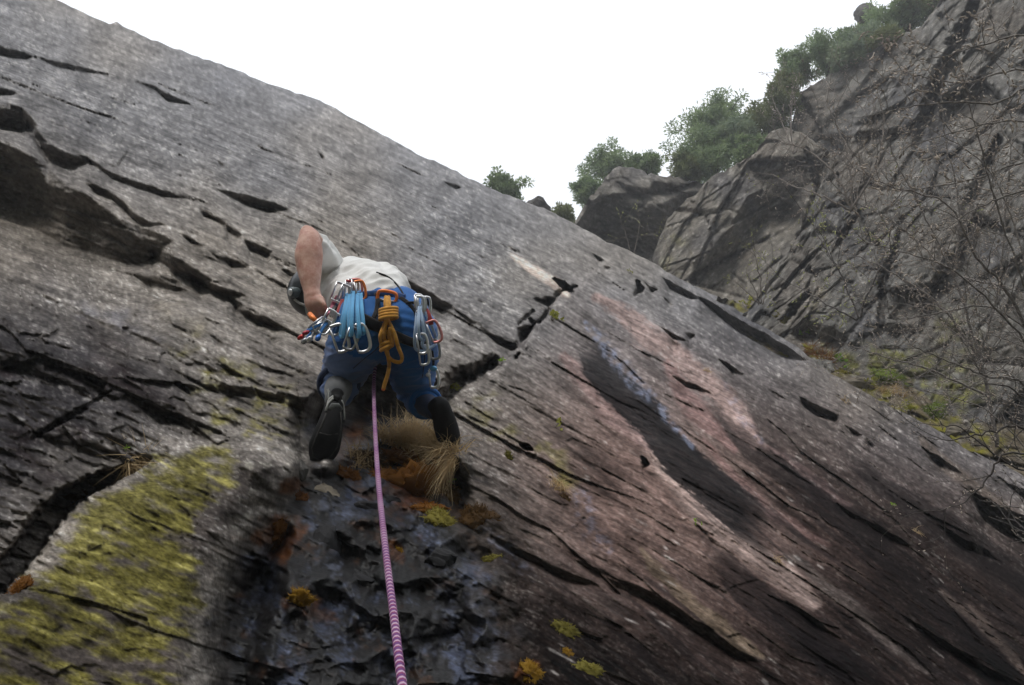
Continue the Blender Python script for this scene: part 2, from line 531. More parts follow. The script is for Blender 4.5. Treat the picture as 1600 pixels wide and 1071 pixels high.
def slab():
    ras = Raster(-310, 1910, -200, 1310, 1.8)
    keep = ras.Y > np.interp(ras.X, [p[0] for p in RID], [p[1] for p in RID]) - 14
    X, Y = ras.X[keep], ras.Y[keep]
    y0 = Y - 0.38 * X - 0.00009 * X * X
    q = np.maximum(Y - 0.43 * X + 100, 40.0)
    qb = np.maximum(y0 + 180, 60.0)
    sc = q / 500.0
    warp = fbm(X * 0.004, Y * 0.004, 3, 50)
    U = 6 * np.log(qb) + 0.10 * warp
    V = 6 * (X - 800) / qb
    rough = sst(0, 160, poly_sd(X, Y, [(250, 1320), (330, 900), (430, 770), (470, 660), (760, 660), (900, 900), (1000, 1320)]))
    sc = sc * (1 - 0.7 * rough)
    # --- relief
    h = np.zeros(X.shape, np.float32)
    h += sc * 8 * fbm(V * 0.35, U * 0.7, 2, 1)
    f1, e1 = facets(V * 0.30 + 0.2 * warp, U * 1.9, 3, 0.7)
    h += sc * 9 * f1
    f2, e2 = facets(V * 1.0 + 0.5 * warp, U * 6.0, 7, 0.8)
    h += sc * 4.2 * f2
    f3, e3 = facets(V * 3.2, U * 15.0, 9, 0.8)
    h += sc * 1.6 * f3 * np.clip(q / 160, 0.15, 1)
    lay = U * 3.1 + 0.9 * fbm(V * 0.5, U * 0.8, 3, 13)
    saw = lay - np.floor(lay)
    h += sc * 4.0 * (1 - 0.65 * sst(700, 1000, X)) * saw * np.clip(fbm(V * 0.5, U * 1.2, 2, 14) + 0.35, 0, 1)
    h += sc * 1.3 * fbm(V * 5, U * 22, 3, 21) * np.clip(q / 220, 0.2, 1)
    # rougher, blockier ground at lower left and at the foot
    r1, _ = facets(X * 0.018 + warp, Y * 0.022, 30, 1.2)
    r2, _ = facets(X * 0.05, Y * 0.06 + warp, 31, 1.2)
    h += rough * (9 * r1 + 2.5 * r2 + 22 * (1 - 2.2 * np.abs(fbm(X * 0.008 + 0.3 * warp, Y * 0.011, 2, 38))) + 4 * fbm(X * 0.05, Y * 0.05, 3, 39) + 24 * fbm(X * 0.014, Y * 0.014, 4, 33))
    left = sst(-20, 120, poly_sd(X, Y, [(-320, 380), (200, 430), (480, 560), (500, 690), (330, 900), (260, 1320), (-320, 1320)]))
    l1, _ = facets((X * 0.9 + Y * 0.35) * 0.011 + 0.4 * warp, (Y - 0.42 * X) * 0.022, 34, 1.1)
    l2, _ = facets((X * 0.9 + Y * 0.35) * 0.028, (Y - 0.42 * X) * 0.07 + warp, 35, 1.1)
    bould = sst(-30, 30, poly_sd(X, Y, [(0, 925), (60, 850), (110, 790), (190, 745), (300, 690), (370, 668), (440, 690), (478, 720), (455, 760), (410, 810), (366, 862), (330, 930), (300, 1320), (-320, 1320), (-320, 1000)]))
    h = h * (1 - 0.6 * bould) + bould * 14 * fbm(X * 0.01, Y * 0.014, 3, 36)
    h += left * (17 * l1 + 8 * l2) * (1 - 0.65 * bould)
    # big forms: the recess at the foot and the raised lichen-covered boulder to its left
    sdr = poly_sd(X, Y, [(482, 690), (455, 740), (420, 800), (372, 850), (335, 920), (322, 1000), (310, 1320), (840, 1320), (800, 1000), (775, 880), (735, 770), (712, 690), (690, 640), (560, 610), (480, 640)])
    lft = sst(-10, 26, sdr + 5 * fbm(X * 0.03, Y * 0.03, 3, 60))
    h -= 42 * lft * (1 - 0.6 * sst(520, 800, X))
    h -= 80 * sst(0, 34, poly_sd(X, Y, [(466, 655), (482, 615), (530, 575), (575, 552), (645, 552), (694, 596), (704, 655), (680, 676), (620, 682), (575, 700), (545, 706), (480, 690)]) + 6 * fbm(X * 0.03, Y * 0.03, 3, 61))
    h += 45 * sst(-4, 60, poly_sd(X, Y, [(0, 925), (60, 850), (110, 790), (190, 745), (300, 690), (370, 668), (440, 690), (478, 720), (455, 760), (410, 810), (366, 862), (330, 930), (300, 1320), (-320, 1320), (-320, 1000)]))
    h -= 75 * sst(0, 42, poly_sd(X, Y, [(440, 800), (398, 850), (352, 900), (325, 960), (316, 1030), (312, 1320), (400, 1320), (420, 1040), (436, 980), (452, 890), (470, 830)]) + 8 * fbm(X * 0.03, Y * 0.03, 3, 62))
    h += 30 * np.exp(-((X - 500) / 26) ** 2 - ((Y - 726) / 15) ** 2) + 34 * np.exp(-((X - 704) / 34) ** 2 - ((Y - 712) / 20) ** 2)
    h += 16 * sst(0, 30, poly_sd(X, Y, [(372, 690), (400, 668), (440, 676), (484, 722), (470, 770), (430, 800), (390, 760), (360, 735)]))

    ras.h[keep] = h
    L = ras.lip
    L([(-300, 110), (-100, 185), (10, 222), (60, 250), (100, 285), (140, 306), (165, 325), (200, 346), (235, 358), (268, 374)], [112, 112, 118, 112, 100, 88, 78, 66, 50, 3], 190, 0.35, 1)
    L([(-300, 60), (0, 160), (34, 168), (48, 182), (58, 196)], [42, 42, 38, 20, 0], 18, 1.0, 2)
    L([(44, 186), (75, 226), (110, 240), (136, 243), (150, 252)], [10, 26, 22, 10, 0], 40, 1, 3)
    L([(140, 248), (175, 272), (215, 285), (260, 300), (316, 314)], [4, 7, 8, 8, 0], 26, 0.7, 4)
    L([(340, 297), (380, 303), (420, 315), (456, 328)], [1, 14, 13, 0], 34, 0.6, 5)
    L([(310, 322), (318, 326), (350, 343), (354, 346)], [0, 10, 10, 0], 22, 0.8, 6)
    L([(350, 348), (356, 352), (372, 363), (378, 368)], [0, 10, 9, 0], 22, 0.8, 7)
    L([(380, 372), (390, 377), (418, 387), (428, 392)], [0, 13, 13, 0], 28, 0.8, 8)
    L([(213, 127), (240, 134), (262, 147), (305, 165)], [2, 5, 11, 0], 20, 0.6, 9)
    L([(55, 88), (95, 98), (140, 108), (184, 119)], [2, 8, 6, 0], 18, 0.6, 10)
    L([(-300, -30), (0, 72), (40, 84), (58, 90)], [8, 12, 8, 0], 24, 0.8, 11)
    L([(-300, 40), (0, 138), (42, 146)], [8, 10, 0], 20, 0.8, 12)
    L([(572, 408), (586, 416), (617, 428), (654, 446), (691, 468), (708, 476)], [0, 12, 19, 20, 16, 0], 46, 1.1, 13)
    L([(706, 478), (735, 498), (748, 508)], [2, 7, 0], 16, 0.8, 14)
    L([(748, 508), (775, 524), (806, 539), (812, 542)], [2, 8, 9, 0], 18, 0.6, 15)
    L([(690, 284), (712, 288), (724, 294)], [0, 7, 0], 12, 0.4, 16)
    L([(496, 236), (503, 240), (508, 246)], [0, 8, 0], 12, 0.4, 17)
    L([(338, 250), (345, 252), (354, 258)], [0, 7, 0], 12, 0.4, 17)
    L([(600, 246), (650, 268), (690, 286)], [1, 3, 0], 10, 0.4, 17)
    for pts, H in (([(1030, 509), (1052, 522), (1078, 535)], [1, 8, 0]), ([(1044, 524), (1052, 530), (1068, 542)], [1, 10, 0]), ([(1070, 520), (1078, 519), (1088, 524)], [1, 12, 0]),
                   ([(1120, 558), (1145, 572), (1166, 585)], [1, 11, 0]), ([(1248, 617), (1256, 621), (1275, 632), (1305, 644), (1312, 650)], [0, 12, 16, 13, 0]),
                   ([(1318, 663), (1335, 671), (1350, 680)], [1, 9, 0]), ([(1352, 682), (1360, 688), (1368, 696)], [1, 10, 0]), ([(1006, 440), (1018, 448), (1032, 452)], [1, 8, 0]),
                   ([(1036, 463), (1048, 470), (1062, 479)], [1, 8, 0]), ([(924, 394), (936, 400), (950, 409)], [1, 7, 0]), ([(934, 410), (946, 415), (957, 420)], [1, 6, 0]),
                   ([(1046, 583), (1070, 595), (1090, 602), (1126, 622)], [1, 8, 6, 0]), ([(1195, 605), (1215, 615), (1235, 628)], [1, 6, 0]),
                   ([(1036, 434), (1046, 438), (1075, 455), (1096, 466)], [2, 13, 12, 0]), ([(1094, 464), (1125, 481), (1157, 500), (1200, 523), (1232, 542), (1262, 560)], [4, 14, 19, 20, 18, 3]),
                   ([(1515, 760), (1537, 777), (1600, 806), (1900, 960)], [2, 34, 42, 42]), ([(1440, 698), (1470, 714), (1505, 742)], [1, 14, 0]), ([(1560, 745), (1600, 765), (1700, 820)], [2, 12, 12]),
                   ([(1450, 808), (1506, 842), (1575, 872), (1620, 900)], [1, 14, 12, 0]), ([(768, 834), (812, 855), (855, 878), (905, 902), (932, 915)], [5, 14, 13, 9, 0]),
                   ([(896, 874), (941, 889), (964, 903), (1027, 926), (1071, 958), (1114, 984), (1148, 1013), (1195, 1036)], [2, 9, 14, 18, 18, 20, 16, 0]),
                   ([(1290, 770), (1330, 800), (1390, 832), (1430, 856)], [1, 9, 9, 0]), ([(1180, 700), (1230, 730), (1290, 770)], [1, 7, 0]), ([(1400, 955), (1460, 990), (1540, 1040), (1620, 1080)], [1, 13, 14, 4]),
                   ([(1220, 930), (1270, 965), (1330, 1010)], [1, 12, 0]), ([(1090, 820), (1110, 838), (1150, 870)], [1, 9, 0])):
        L(pts, H, max(14, max(H) * 2.2), 0.8, len(pts))
    # strata below and right of the big roof
    for pts, H in (([(238, 388), (275, 402), (312, 424), (330, 436)], [8, 26, 22, 0]), ([(205, 425), (230, 430), (257, 430), (275, 441), (294, 455)], [2, 16, 22, 14, 0]),
                   ([(300, 428), (317, 437), (350, 450), (388, 462)], [2, 13, 15, 0]), ([(356, 460), (368, 466), (380, 476)], [2, 15, 0]),
                   ([(368, 478), (400, 492), (425, 502), (446, 512)], [4, 13, 10, 0]), ([(326, 392), (362, 405), (392, 418)], [1, 11, 0]), ([(436, 415), (452, 422), (470, 432)], [1, 9, 0]),
                   ([(410, 518), (424, 522), (438, 529)], [1, 9, 0]), ([(330, 524), (342, 530), (352, 540)], [1, 7, 0]), ([(18, 438), (110, 478), (165, 504), (230, 526), (268, 549)], [3, 8, 9, 7, 0]),
                   ([(328, 553), (360, 575), (384, 592)], [1, 8, 0]), ([(272, 596), (319, 600), (372, 603), (443, 616), (456, 622)], [3, 10, 13, 11, 0]),
                   ([(452, 618), (470, 626), (500, 616), (520, 618)], [4, 46, 46, 4]), ([(280, 362), (300, 372), (318, 384)], [1, 9, 0]), ([(130, 285), (150, 290), (175, 300), (220, 340), (262, 352)], [1, 10, 10, 12, 0]),
                   ([(-310, 480), (-100, 520), (20, 560), (120, 600), (190, 640)], [8, 10, 11, 9, 0]), ([(120, 690), (170, 700), (215, 722)], [1, 8, 0]),
                   ([(380, 560), (420, 575), (470, 590)], [1, 7, 0]), ([(60, 400), (90, 415), (130, 430)], [1, 8, 0]), ([(200, 620), (250, 640), (300, 655)], [1, 14, 0])):
        L(pts, H, max(16, max(H) * 2.1), 1.0, len(pts) + 40)
    # the corner crack right of the climber
    ras.pit([(832, 467), (850, 465), (874, 461), (868, 474), (856, 485), (846, 478)], 30, 7, 1, 1)
    ras.pit([(819, 492), (835, 500), (851, 502), (840, 508), (834, 515), (826, 504)], 26, 7, 1, 2)
    ras.pit([(834, 506), (808, 511), (806, 537), (812, 548), (803, 556), (800, 566), (808, 566), (818, 548), (828, 530), (838, 512)], 42, 9, 1, 3)
    ras.pit([(786, 548), (786, 566), (797, 570), (770, 592), (735, 615), (702, 648), (690, 650), (676, 620), (690, 590), (705, 570), (740, 566), (762, 553)], 80, 30, 2, 4)
    # the slab right of the corner stands proud along its broken edge
    de, _ = seg_dist(ras.X, ras.Y, [(690, 660), (702, 648), (735, 615), (770, 592), (797, 570), (808, 566), (818, 548), (838, 512), (856, 485), (874, 466)])
    below = sst(-4, 4, (ras.Y - 648) + (ras.X - 702) * 0.98 + 6 * pnoise(ras.X * 0.08, ras.Y * 0.08, 44))
    ras.h += 20 * below * np.exp(-de / 80) * sst(660, 700, ras.X)
    ras.slot([(900, 448), (884, 452), (868, 462)], [2, 4, 4], [10, 20, 20], 0.3, 5)
    ras.slot([(858, 484), (850, 496), (842, 504)], [3, 4, 3], [16, 20, 16], 0.3, 5)
    ras.slot([(810, 508), (822, 496), (834, 486)], [2, 3, 2], [8, 12, 8], 0.3, 5)
    ras.slot([(996, 440), (1000, 452), (992, 462)], [3, 6, 3], [20, 30, 20], 0.3, 6)
    ras.slot([(866, 436), (880, 446), (894, 456)], [2, 6, 4], [14, 34, 24], 0.3, 7)
    ras.slot([(50, 685), (99, 657), (138, 635), (172, 612)], [4, 6, 5, 2], [16, 24, 20, 8], 0.4, 8)
    ras.slot([(-300, 1010), (-40, 930), (5, 896), (35, 868), (70, 815), (105, 780), (140, 760), (192, 738), (230, 720)], [30, 30, 28, 26, 25, 22, 18, 12, 5], [130, 130, 130, 125, 120, 110, 80, 50, 14], 0.35, 9)
    ras.slot([(1004, 716), (1009, 726), (1005, 734)], [3, 6, 3], [14, 24, 14], 0.3, 10)
    ras.slot([(814, 696), (823, 699), (830, 703)], [3, 6, 3], [16, 26, 14], 0.3, 11)
    # many short flakes along the bedding
    rg = np.random.default_rng(5)
    FOOT = np.array([(300, 1320), (330, 900), (430, 770), (470, 640), (740, 640), (850, 900), (900, 1320)])
    poly_in = lambda x_, y_: float(poly_sd(np.array([x_], np.float32), np.array([y_], np.float32), [tuple(p) for p in FOOT])[0]) > 0
    for i in range(120):
        fx = rg.uniform(-280, 1880)
        yr = np.interp(fx, [p[0] for p in RID], [p[1] for p in RID])
        fy = yr + (1280 - yr) * rg.random() ** 1.5 + 4
        qq = fy - 0.43 * fx + 100
        s_ = qq / 500
        if fx > 800 and rg.random() < 0.45: continue
        if poly_in(fx, fy) or (qq < 230 and rg.random() < 0.5): continue
        ln = (14 + 100 * rg.random() ** 2.5) * min(max(s_, 0.16), 1.1)
        sl_ = 0.38 + 0.00018 * fx + rg.normal(0, 0.06)
        H = (1.2 + 4.5 * rg.random() ** 2.5) * min(max(s_, 0.2), 1.2)
        ras.lip([(fx, fy), (fx + ln * 0.5, fy + ln * 0.5 * sl_ + rg.normal(0, 1.0)), (fx + ln, fy + ln * sl_)], [0, H, 0], max(8, H * (2.5 + 3 * rg.random())), 0.6, i, 0.95)

    for i in range(34):
        fx = rg.uniform(-250, 1500)
        yr = np.interp(fx, [p[0] for p in RID], [p[1] for p in RID])
        fy = yr + (1150 - yr) * rg.random() ** 1.4 + 6
        if poly_in(fx, fy): continue
        qq = fy - 0.43 * fx + 100
        ln = rg.uniform(120, 420) * min(max(qq / 400, 0.35), 1.0)
        n_ = 7
        xs_ = np.linspace(fx, fx + ln, n_)
        ys_ = fy + (0.38 * xs_ + 0.00009 * xs_ ** 2) - (0.38 * fx + 0.00009 * fx ** 2) + np.cumsum(rg.normal(0, 1.6, n_))
        Hs = np.abs(rg.normal(0, 1.9, n_)) * min(max(qq / 400, 0.35), 1.1); Hs[0] = Hs[-1] = 0
        ras.lip(list(zip(xs_, ys_)), list(Hs), 9, 0.5, i + 900, 1.0)
    # ---------------------------------------------------------------- colour of the stone itself
    def mix(c, m): 
        nonlocal col
        col = col * (1 - m[..., None]) + np.array(c, np.float32) * m[..., None]
    st1 = fbm(V * 0.55, U * 5.5, 4, 70)
    st2 = fbm(V * 2.2, U * 18, 4, 71)
    big = fbm(X * 0.003, Y * 0.004, 3, 72)
    bro = fbm(X * 0.02, Y * 0.03, 4, 73)
    ac, al = Y - 0.85 * X, X + 0.85 * Y
    flow = fbm(ac * 0.016 + 0.4 * warp, al * 0.0011, 4, 74, 0.6)       # stains running down the slab
    flow2 = fbm(ac * 0.05 + 0.4 * warp, al * 0.0030, 3, 75, 0.6)
    gr = pnoise(X * 0.11 + y0 * 0.03, y0 * 0.42, 110) + 0.8 * pnoise(X * 0.26, y0 * 0.55, 111)
    wx, wy = fbm(X * 0.012, Y * 0.012, 3, 97), fbm(X * 0.012, Y * 0.012, 3, 98)
    col = np.ones(X.shape + (3,), np.float32) * np.array(lin(136, 135, 137), np.float32)
    mix(lin(150, 142, 132), sst(-0.1, 0.8, big) * 0.7)
    mix(lin(104, 106, 114), sst(0.1, 0.8, -big) * 0.6)
    mix(lin(142, 132, 120), sst(180, 420, q) * 0.6)
    # towards the right and the foot the stone is pink-brown and dark, water-stained
    rt = sst(-60, 260, poly_sd(X, Y, [(640, 1320), (700, 680), (800, 560), (900, 440), (1250, 560), (1700, 760), (1950, 900), (1950, 1320)]))
    mix(lin(132, 108, 101), rt * 0.92)
    dk = sst(-120, 260, poly_sd(X, Y, [(1100, 560), (1300, 620), (1950, 880), (1950, 1320), (700, 1320), (760, 860), (900, 900), (1180, 860)]) + 90 * flow)
    mix(lin(62, 51, 49), dk * 0.92)
    for pts, wd, c, s_ in (
            ([(980, 640), (1050, 740), (1130, 830), (1220, 895), (1275, 945)], 30, (166, 146, 139), 0.8),
            ([(880, 560), (960, 640), (1010, 700)], 26, (156, 130, 126), 0.7),
            ([(935, 462), (1040, 540), (1130, 620), (1180, 690)], 30, (172, 148, 142), 0.8),
            ([(1040, 575), (1080, 640), (1150, 700)], 22, (160, 128, 124), 0.7),
            ([(806, 404), (850, 432), (892, 458)], 13, (208, 190, 178), 0.9),
            ([(1100, 690), (1200, 800), (1290, 850)], 14, (138, 110, 106), 0.7),
            ([(1190, 690), (1260, 745), (1330, 790)], 14, (134, 112, 110), 0.6),
            ([(1000, 860), (1060, 930), (1130, 985), (1190, 1030)], 18, (150, 132, 112), 0.7),
            ([(1440, 690), (1500, 745), (1600, 830)], 16, (132, 118, 108), 0.7),
            ([(1470, 920), (1530, 975), (1600, 1050)], 14, (150, 132, 122), 0.6),
            ([(1230, 870), (1340, 960), (1450, 1050)], 16, (118, 108, 104), 0.6)):
        nn = len(pts) - 1
        d, tv = seg_dist(X + 9 * wx, Y + 9 * wy, pts, [i / nn for i in range(nn + 1)])
        wd_ = wd * (0.25 + 0.75 * np.sin(np.pi * np.clip(tv, 0.02, 0.98)) ** 0.6)
        mix(lin(*c), (1 - sst(0.45, 0.95, d / wd_ + 0.40 * flow2 + 0.30 * st2 + 0.22 * gr)) * s_)
    # the wet recess at the foot, and dark wet strips below
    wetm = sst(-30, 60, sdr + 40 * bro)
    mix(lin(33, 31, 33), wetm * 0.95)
    mix(lin(50, 43, 41), sst(-40, 120, poly_sd(X, Y, [(720, 700), (800, 720), (900, 860), (1100, 1000), (1200, 1100), (1200, 1320), (700, 1320)]) + 30 * bro) * 0.8)
    # left: blue-grey and brown
    lf = sst(-60, 140, poly_sd(X, Y, [(-320, 420), (40, 420), (260, 520), (330, 600), (300, 690), (150, 760), (0, 900), (-320, 1050)]) + 40 * bro)
    mix(lin(70, 68, 74), lf * 0.85)
    mix(lin(70, 60, 62), lf * sst(0.05, 0.6, fbm(X * 0.008, (Y - .4 * X) * 0.02, 3, 77)) * 0.9)
    mix(lin(150, 154, 170), sst(0, 60, poly_sd(X, Y, [(110, 470), (200, 480), (270, 520), (250, 555), (150, 520)]) + 30 * bro) * 0.5)
    mix(lin(170, 160, 138), sst(0, 60, poly_sd(X, Y, [(230, 450), (320, 480), (360, 560), (250, 520)]) + 30 * bro) * 0.5)
    # lichen and moss tints
    lm = sst(-6, 22, poly_sd(X, Y, [(20, 940), (100, 850), (130, 790), (230, 735), (330, 690), (440, 640), (450, 670), (372, 690), (345, 770), (300, 850), (330, 920), (300, 1010), (255, 1320), (-320, 1320), (-320, 1000)]) + 34 * bro + 16 * st2)
    lm2 = sst(-0.45, 0.12, fbm((X + 0.4 * Y) * 0.012, (Y - 0.3 * X) * 0.04, 5, 80, 0.62) - 0.42 * sst(860, 1060, Y) + 0.16)
    mix(lin(86, 78, 76), sst(0, 60, poly_sd(X, Y, [(-320, 1000), (20, 900), (372, 680), (480, 720), (330, 930), (280, 1320), (-320, 1320)])) * 0.8)
    mix(lin(128, 122, 58), lm * lm2 * 0.88)
    mix(lin(160, 153, 92), lm * lm2 * sst(0.1, 0.5, st2) * 0.7)
    mix(lin(100, 92, 52), lm * lm2 * sst(0.0, 0.6, -gr - 0.6 * st2) * 0.7)
    gl = sst(-10, 40, poly_sd(X, Y, [(255, 520), (330, 540), (470, 590), (470, 660), (330, 680), (300, 600)]) + 40 * bro)
    mix(lin(142, 136, 74), gl * sst(-0.1, 0.5, fbm(X * 0.02, Y * 0.045, 4, 81)) * 0.95)
    gl2 = sst(-8, 24, poly_sd(X, Y, [(712, 640), (770, 610), (790, 650), (880, 700), (910, 770), (880, 770), (820, 700), (740, 670)]) + 26 * bro)
    mix(lin(140, 134, 72), gl2 * sst(-0.2, 0.4, fbm(X * 0.03, Y * 0.05, 3, 82)) * 0.75)
    # pale crustose lichen spots on the boulder and flecks everywhere
    sp = fbm(X * 0.045, Y * 0.075, 3, 83)
    bld = sst(0, 30, poly_sd(X, Y, [(350, 700), (470, 700), (440, 800), (350, 880), (310, 820)]))
    mix(lin(150, 147, 136), bld * sst(0.30, 0.6, sp + 0.25 * gr) * 0.7)
    fl = pnoise(V * 6.5, U * 30, 90) + 0.35 * pnoise(V * 15, U * 55, 91)
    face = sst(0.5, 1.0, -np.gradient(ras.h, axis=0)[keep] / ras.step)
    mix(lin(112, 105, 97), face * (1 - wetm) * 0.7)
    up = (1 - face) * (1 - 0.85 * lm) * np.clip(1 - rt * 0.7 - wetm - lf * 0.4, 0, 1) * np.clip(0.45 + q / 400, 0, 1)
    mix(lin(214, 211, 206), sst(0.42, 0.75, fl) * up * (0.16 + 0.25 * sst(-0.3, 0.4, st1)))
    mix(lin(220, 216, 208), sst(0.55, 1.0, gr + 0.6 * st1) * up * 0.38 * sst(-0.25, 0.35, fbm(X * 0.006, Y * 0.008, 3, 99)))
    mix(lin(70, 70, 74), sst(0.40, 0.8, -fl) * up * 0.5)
    fl2 = pnoise(V * 3.2, U * 16, 92)
    mix(lin(196, 190, 186), sst(0.55, 0.7, fl2) * rt * (1 - 0.4 * dk) * sst(0.0, 0.5, fbm(X * 0.01, Y * 0.01, 2, 93)) * 0.8)
    # sky sheen on the wet seeps, painted as blue-white patches
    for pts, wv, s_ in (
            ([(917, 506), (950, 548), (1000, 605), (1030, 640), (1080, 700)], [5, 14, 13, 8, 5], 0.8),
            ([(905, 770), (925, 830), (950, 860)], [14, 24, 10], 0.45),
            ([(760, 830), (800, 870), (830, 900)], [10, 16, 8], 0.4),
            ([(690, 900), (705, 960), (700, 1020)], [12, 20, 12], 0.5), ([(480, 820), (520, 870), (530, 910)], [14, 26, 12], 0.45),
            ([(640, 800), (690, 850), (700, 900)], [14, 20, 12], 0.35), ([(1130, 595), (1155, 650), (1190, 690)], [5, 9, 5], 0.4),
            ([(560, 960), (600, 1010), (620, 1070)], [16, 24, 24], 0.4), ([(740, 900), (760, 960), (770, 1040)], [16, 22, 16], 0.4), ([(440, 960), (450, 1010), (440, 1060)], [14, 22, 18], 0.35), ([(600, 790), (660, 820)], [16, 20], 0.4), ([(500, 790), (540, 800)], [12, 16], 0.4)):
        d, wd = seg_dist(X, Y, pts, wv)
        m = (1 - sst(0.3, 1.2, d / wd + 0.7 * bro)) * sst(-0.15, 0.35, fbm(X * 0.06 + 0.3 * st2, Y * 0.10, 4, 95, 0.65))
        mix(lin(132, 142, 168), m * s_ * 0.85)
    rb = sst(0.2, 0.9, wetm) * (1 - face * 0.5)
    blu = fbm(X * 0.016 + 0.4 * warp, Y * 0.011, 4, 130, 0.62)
    mix(lin(104, 118, 152), rb * sst(0.10, 0.55, blu + 0.35 * gr + 0.15 * st2) * 0.42)  # blue sky sheen of the wet recess, painted into the stone colour
    mix(lin(94, 60, 22), rb * sst(0.22, 0.5, fbm(X * 0.013, Y * 0.018, 4, 131, 0.65) + 0.15 * gr) * 0.7)
    # rusty moss stain round the recess
    for cx, cy, rr in ((440, 840, 46), (470, 935, 30), (650, 770, 60), (545, 700, 40), (620, 860, 26), (820, 1050, 26), (455, 760, 20)):
        d = np.hypot(X - cx, (Y - cy) * 1.3) / rr
        mix(lin(112, 66, 26), (1 - sst(0.3, 1.1, d + 0.9 * fbm(X * 0.035, Y * 0.035, 3, 96))) * 0.85)
    iso1 = fbm(X * 0.028, Y * 0.034, 4, 120, 0.6); iso2 = pnoise(X * 0.16, Y * 0.20, 121) + 0.8 * pnoise(X * 0.33, Y * 0.38, 122)
    col *= (1 + 0.30 * st1 + 0.22 * st2 + 0.20 * np.clip(gr, -1, 1) + 0.30 * iso1 + 0.20 * np.clip(iso2, -1, 1))[..., None]
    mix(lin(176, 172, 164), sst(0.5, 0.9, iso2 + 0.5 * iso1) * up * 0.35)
    col *= (1 + rt * (0.50 * np.clip(flow, -1, 1) + 0.60 * np.clip(flow2, -1, 1)))[..., None]
    mix(lin(40, 37, 40), rt * sst(0.28, 0.6, flow2 + 0.5 * dk - 0.2) * 0.6)
    for pts, wv, s_ in (
            ([(900, 520), (930, 570), (1000, 640), (1060, 715), (1140, 790), (1230, 860)], [9, 22, 27, 31, 38, 40], 1.0),
            ([(1110, 640), (1200, 720), (1330, 820), (1450, 900)], [8, 18, 24, 26], 0.6),
            ([(1090, 840), (1180, 930), (1290, 1020), (1380, 1090)], [10, 30, 32, 30], 0.65),
            ([(1300, 700), (1420, 790), (1560, 880), (1700, 960)], [10, 20, 26, 30], 0.55),
            ([(1380, 860), (1480, 950), (1600, 1060)], [16, 24, 30], 0.5)):
        d, wd = seg_dist(X + 9 * wx, Y + 9 * wy, pts, wv)
        nn = len(pts) - 1
        _, tv = seg_dist(X, Y, pts, [i / nn for i in range(nn + 1)])
        m = 1 - sst(0.88, 1.02, d / wd + 0.30 * flow2 + 0.16 * st2 + 0.08 * gr)
        mix(lin(40, 38, 42), m * (0.86 + 0.14 * np.clip(gr + st2, -1, 1)) * s_ * (1 - sst(0.82, 1.0, tv + 0.10 * flow)) * sst(0, 0.2, tv + 0.1 * st2))
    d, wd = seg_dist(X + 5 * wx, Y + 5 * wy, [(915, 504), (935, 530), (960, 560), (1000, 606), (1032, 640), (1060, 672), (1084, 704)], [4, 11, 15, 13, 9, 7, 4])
    mix(lin(150, 160, 186), (1 - sst(0.55, 1.05, d / wd + 0.35 * st2 + 0.2 * gr)) * sst(-0.2, 0.4, fbm(X * 0.07, Y * 0.06, 4, 140, 0.65) + 0.2 * gr) * 0.6)  # brighter sky reflection along the wet streak, put into the colour
    col = np.clip(0.66 * col * (np.clip(col.mean(-1, keepdims=True), 0.01, 1) / 0.19) ** 0.5, 0.006, 0.6)
    wet = np.clip(wetm * 0.6 + 0.0 * dk, 0, 1)
    for pts, wv in (([(900, 520), (930, 570), (1000, 640), (1060, 715), (1140, 790), (1230, 860)], [14, 30, 36, 40, 46, 46]), ([(917, 506), (1000, 605), (1080, 700)], [10, 22, 14]),
                    ([(740, 720), (850, 840), (960, 940)], [40, 60, 30])):
        d, wd = seg_dist(X, Y, pts, wv)
        wet = np.maximum(wet, (1 - sst(0.6, 1.1, d / wd)) * 0.12)
    wet = wet * (1 - lm)
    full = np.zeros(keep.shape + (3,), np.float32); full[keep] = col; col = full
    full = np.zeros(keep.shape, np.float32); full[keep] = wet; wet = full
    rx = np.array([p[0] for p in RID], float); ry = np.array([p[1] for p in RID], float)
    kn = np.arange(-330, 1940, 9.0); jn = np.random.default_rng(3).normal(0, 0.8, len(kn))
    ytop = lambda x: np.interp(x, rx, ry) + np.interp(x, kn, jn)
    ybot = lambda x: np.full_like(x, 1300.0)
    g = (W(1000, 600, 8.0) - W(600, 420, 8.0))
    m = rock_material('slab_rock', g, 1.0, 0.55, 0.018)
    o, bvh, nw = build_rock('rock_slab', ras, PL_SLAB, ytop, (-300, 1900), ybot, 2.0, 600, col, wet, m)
    tag(o, 'large tilted grey rock slab streaked with pink, black and yellow lichen', 'rock face', None, 'structure')
    return o, bvh, nw


SLAB, BV, NSLAB = slab()

# ------------------------------------------------------------------ the ground at the foot (below the picture)
def ground():
    n = 60
    xs = np.linspace(-1, 1, n); g = np.sign(xs) * np.abs(xs) ** 2.2
    GX, GY = np.meshgrid(g * 90, g * 90 - 6)
    Z = 0.12 * fbm(GX * 0.4, GY * 0.4, 3, 5) - 0.05
    # unseen hillside behind the camera, added to block low sky light
    rr = np.hypot(GX, GY)
    Z = Z + 46 * sst(9, 75, rr) * sst(-0.55, 0.25, -GY / (rr + 1e-6)) * (1 + 0.25 * fbm(GX * 0.05, GY * 0.05, 3, 6))
    Pn = np.stack([GX, GY, Z], -1)
    idx = np.arange(n * n).reshape(n, n)
    F = np.stack([idx[:-1, :-1], idx[:-1, 1:], idx[1:, 1:], idx[1:, :-1]], -1).reshape(-1, 4)
    me = mesh_np('ground', Pn.reshape(-1, 3), F)
    o = link('ground', me, plain('forest_floor', (0.045, 0.05, 0.03), 0.95, noise=0.5, scale=3.0, bump=0.6))
    tag(o, kind='structure')


ground()


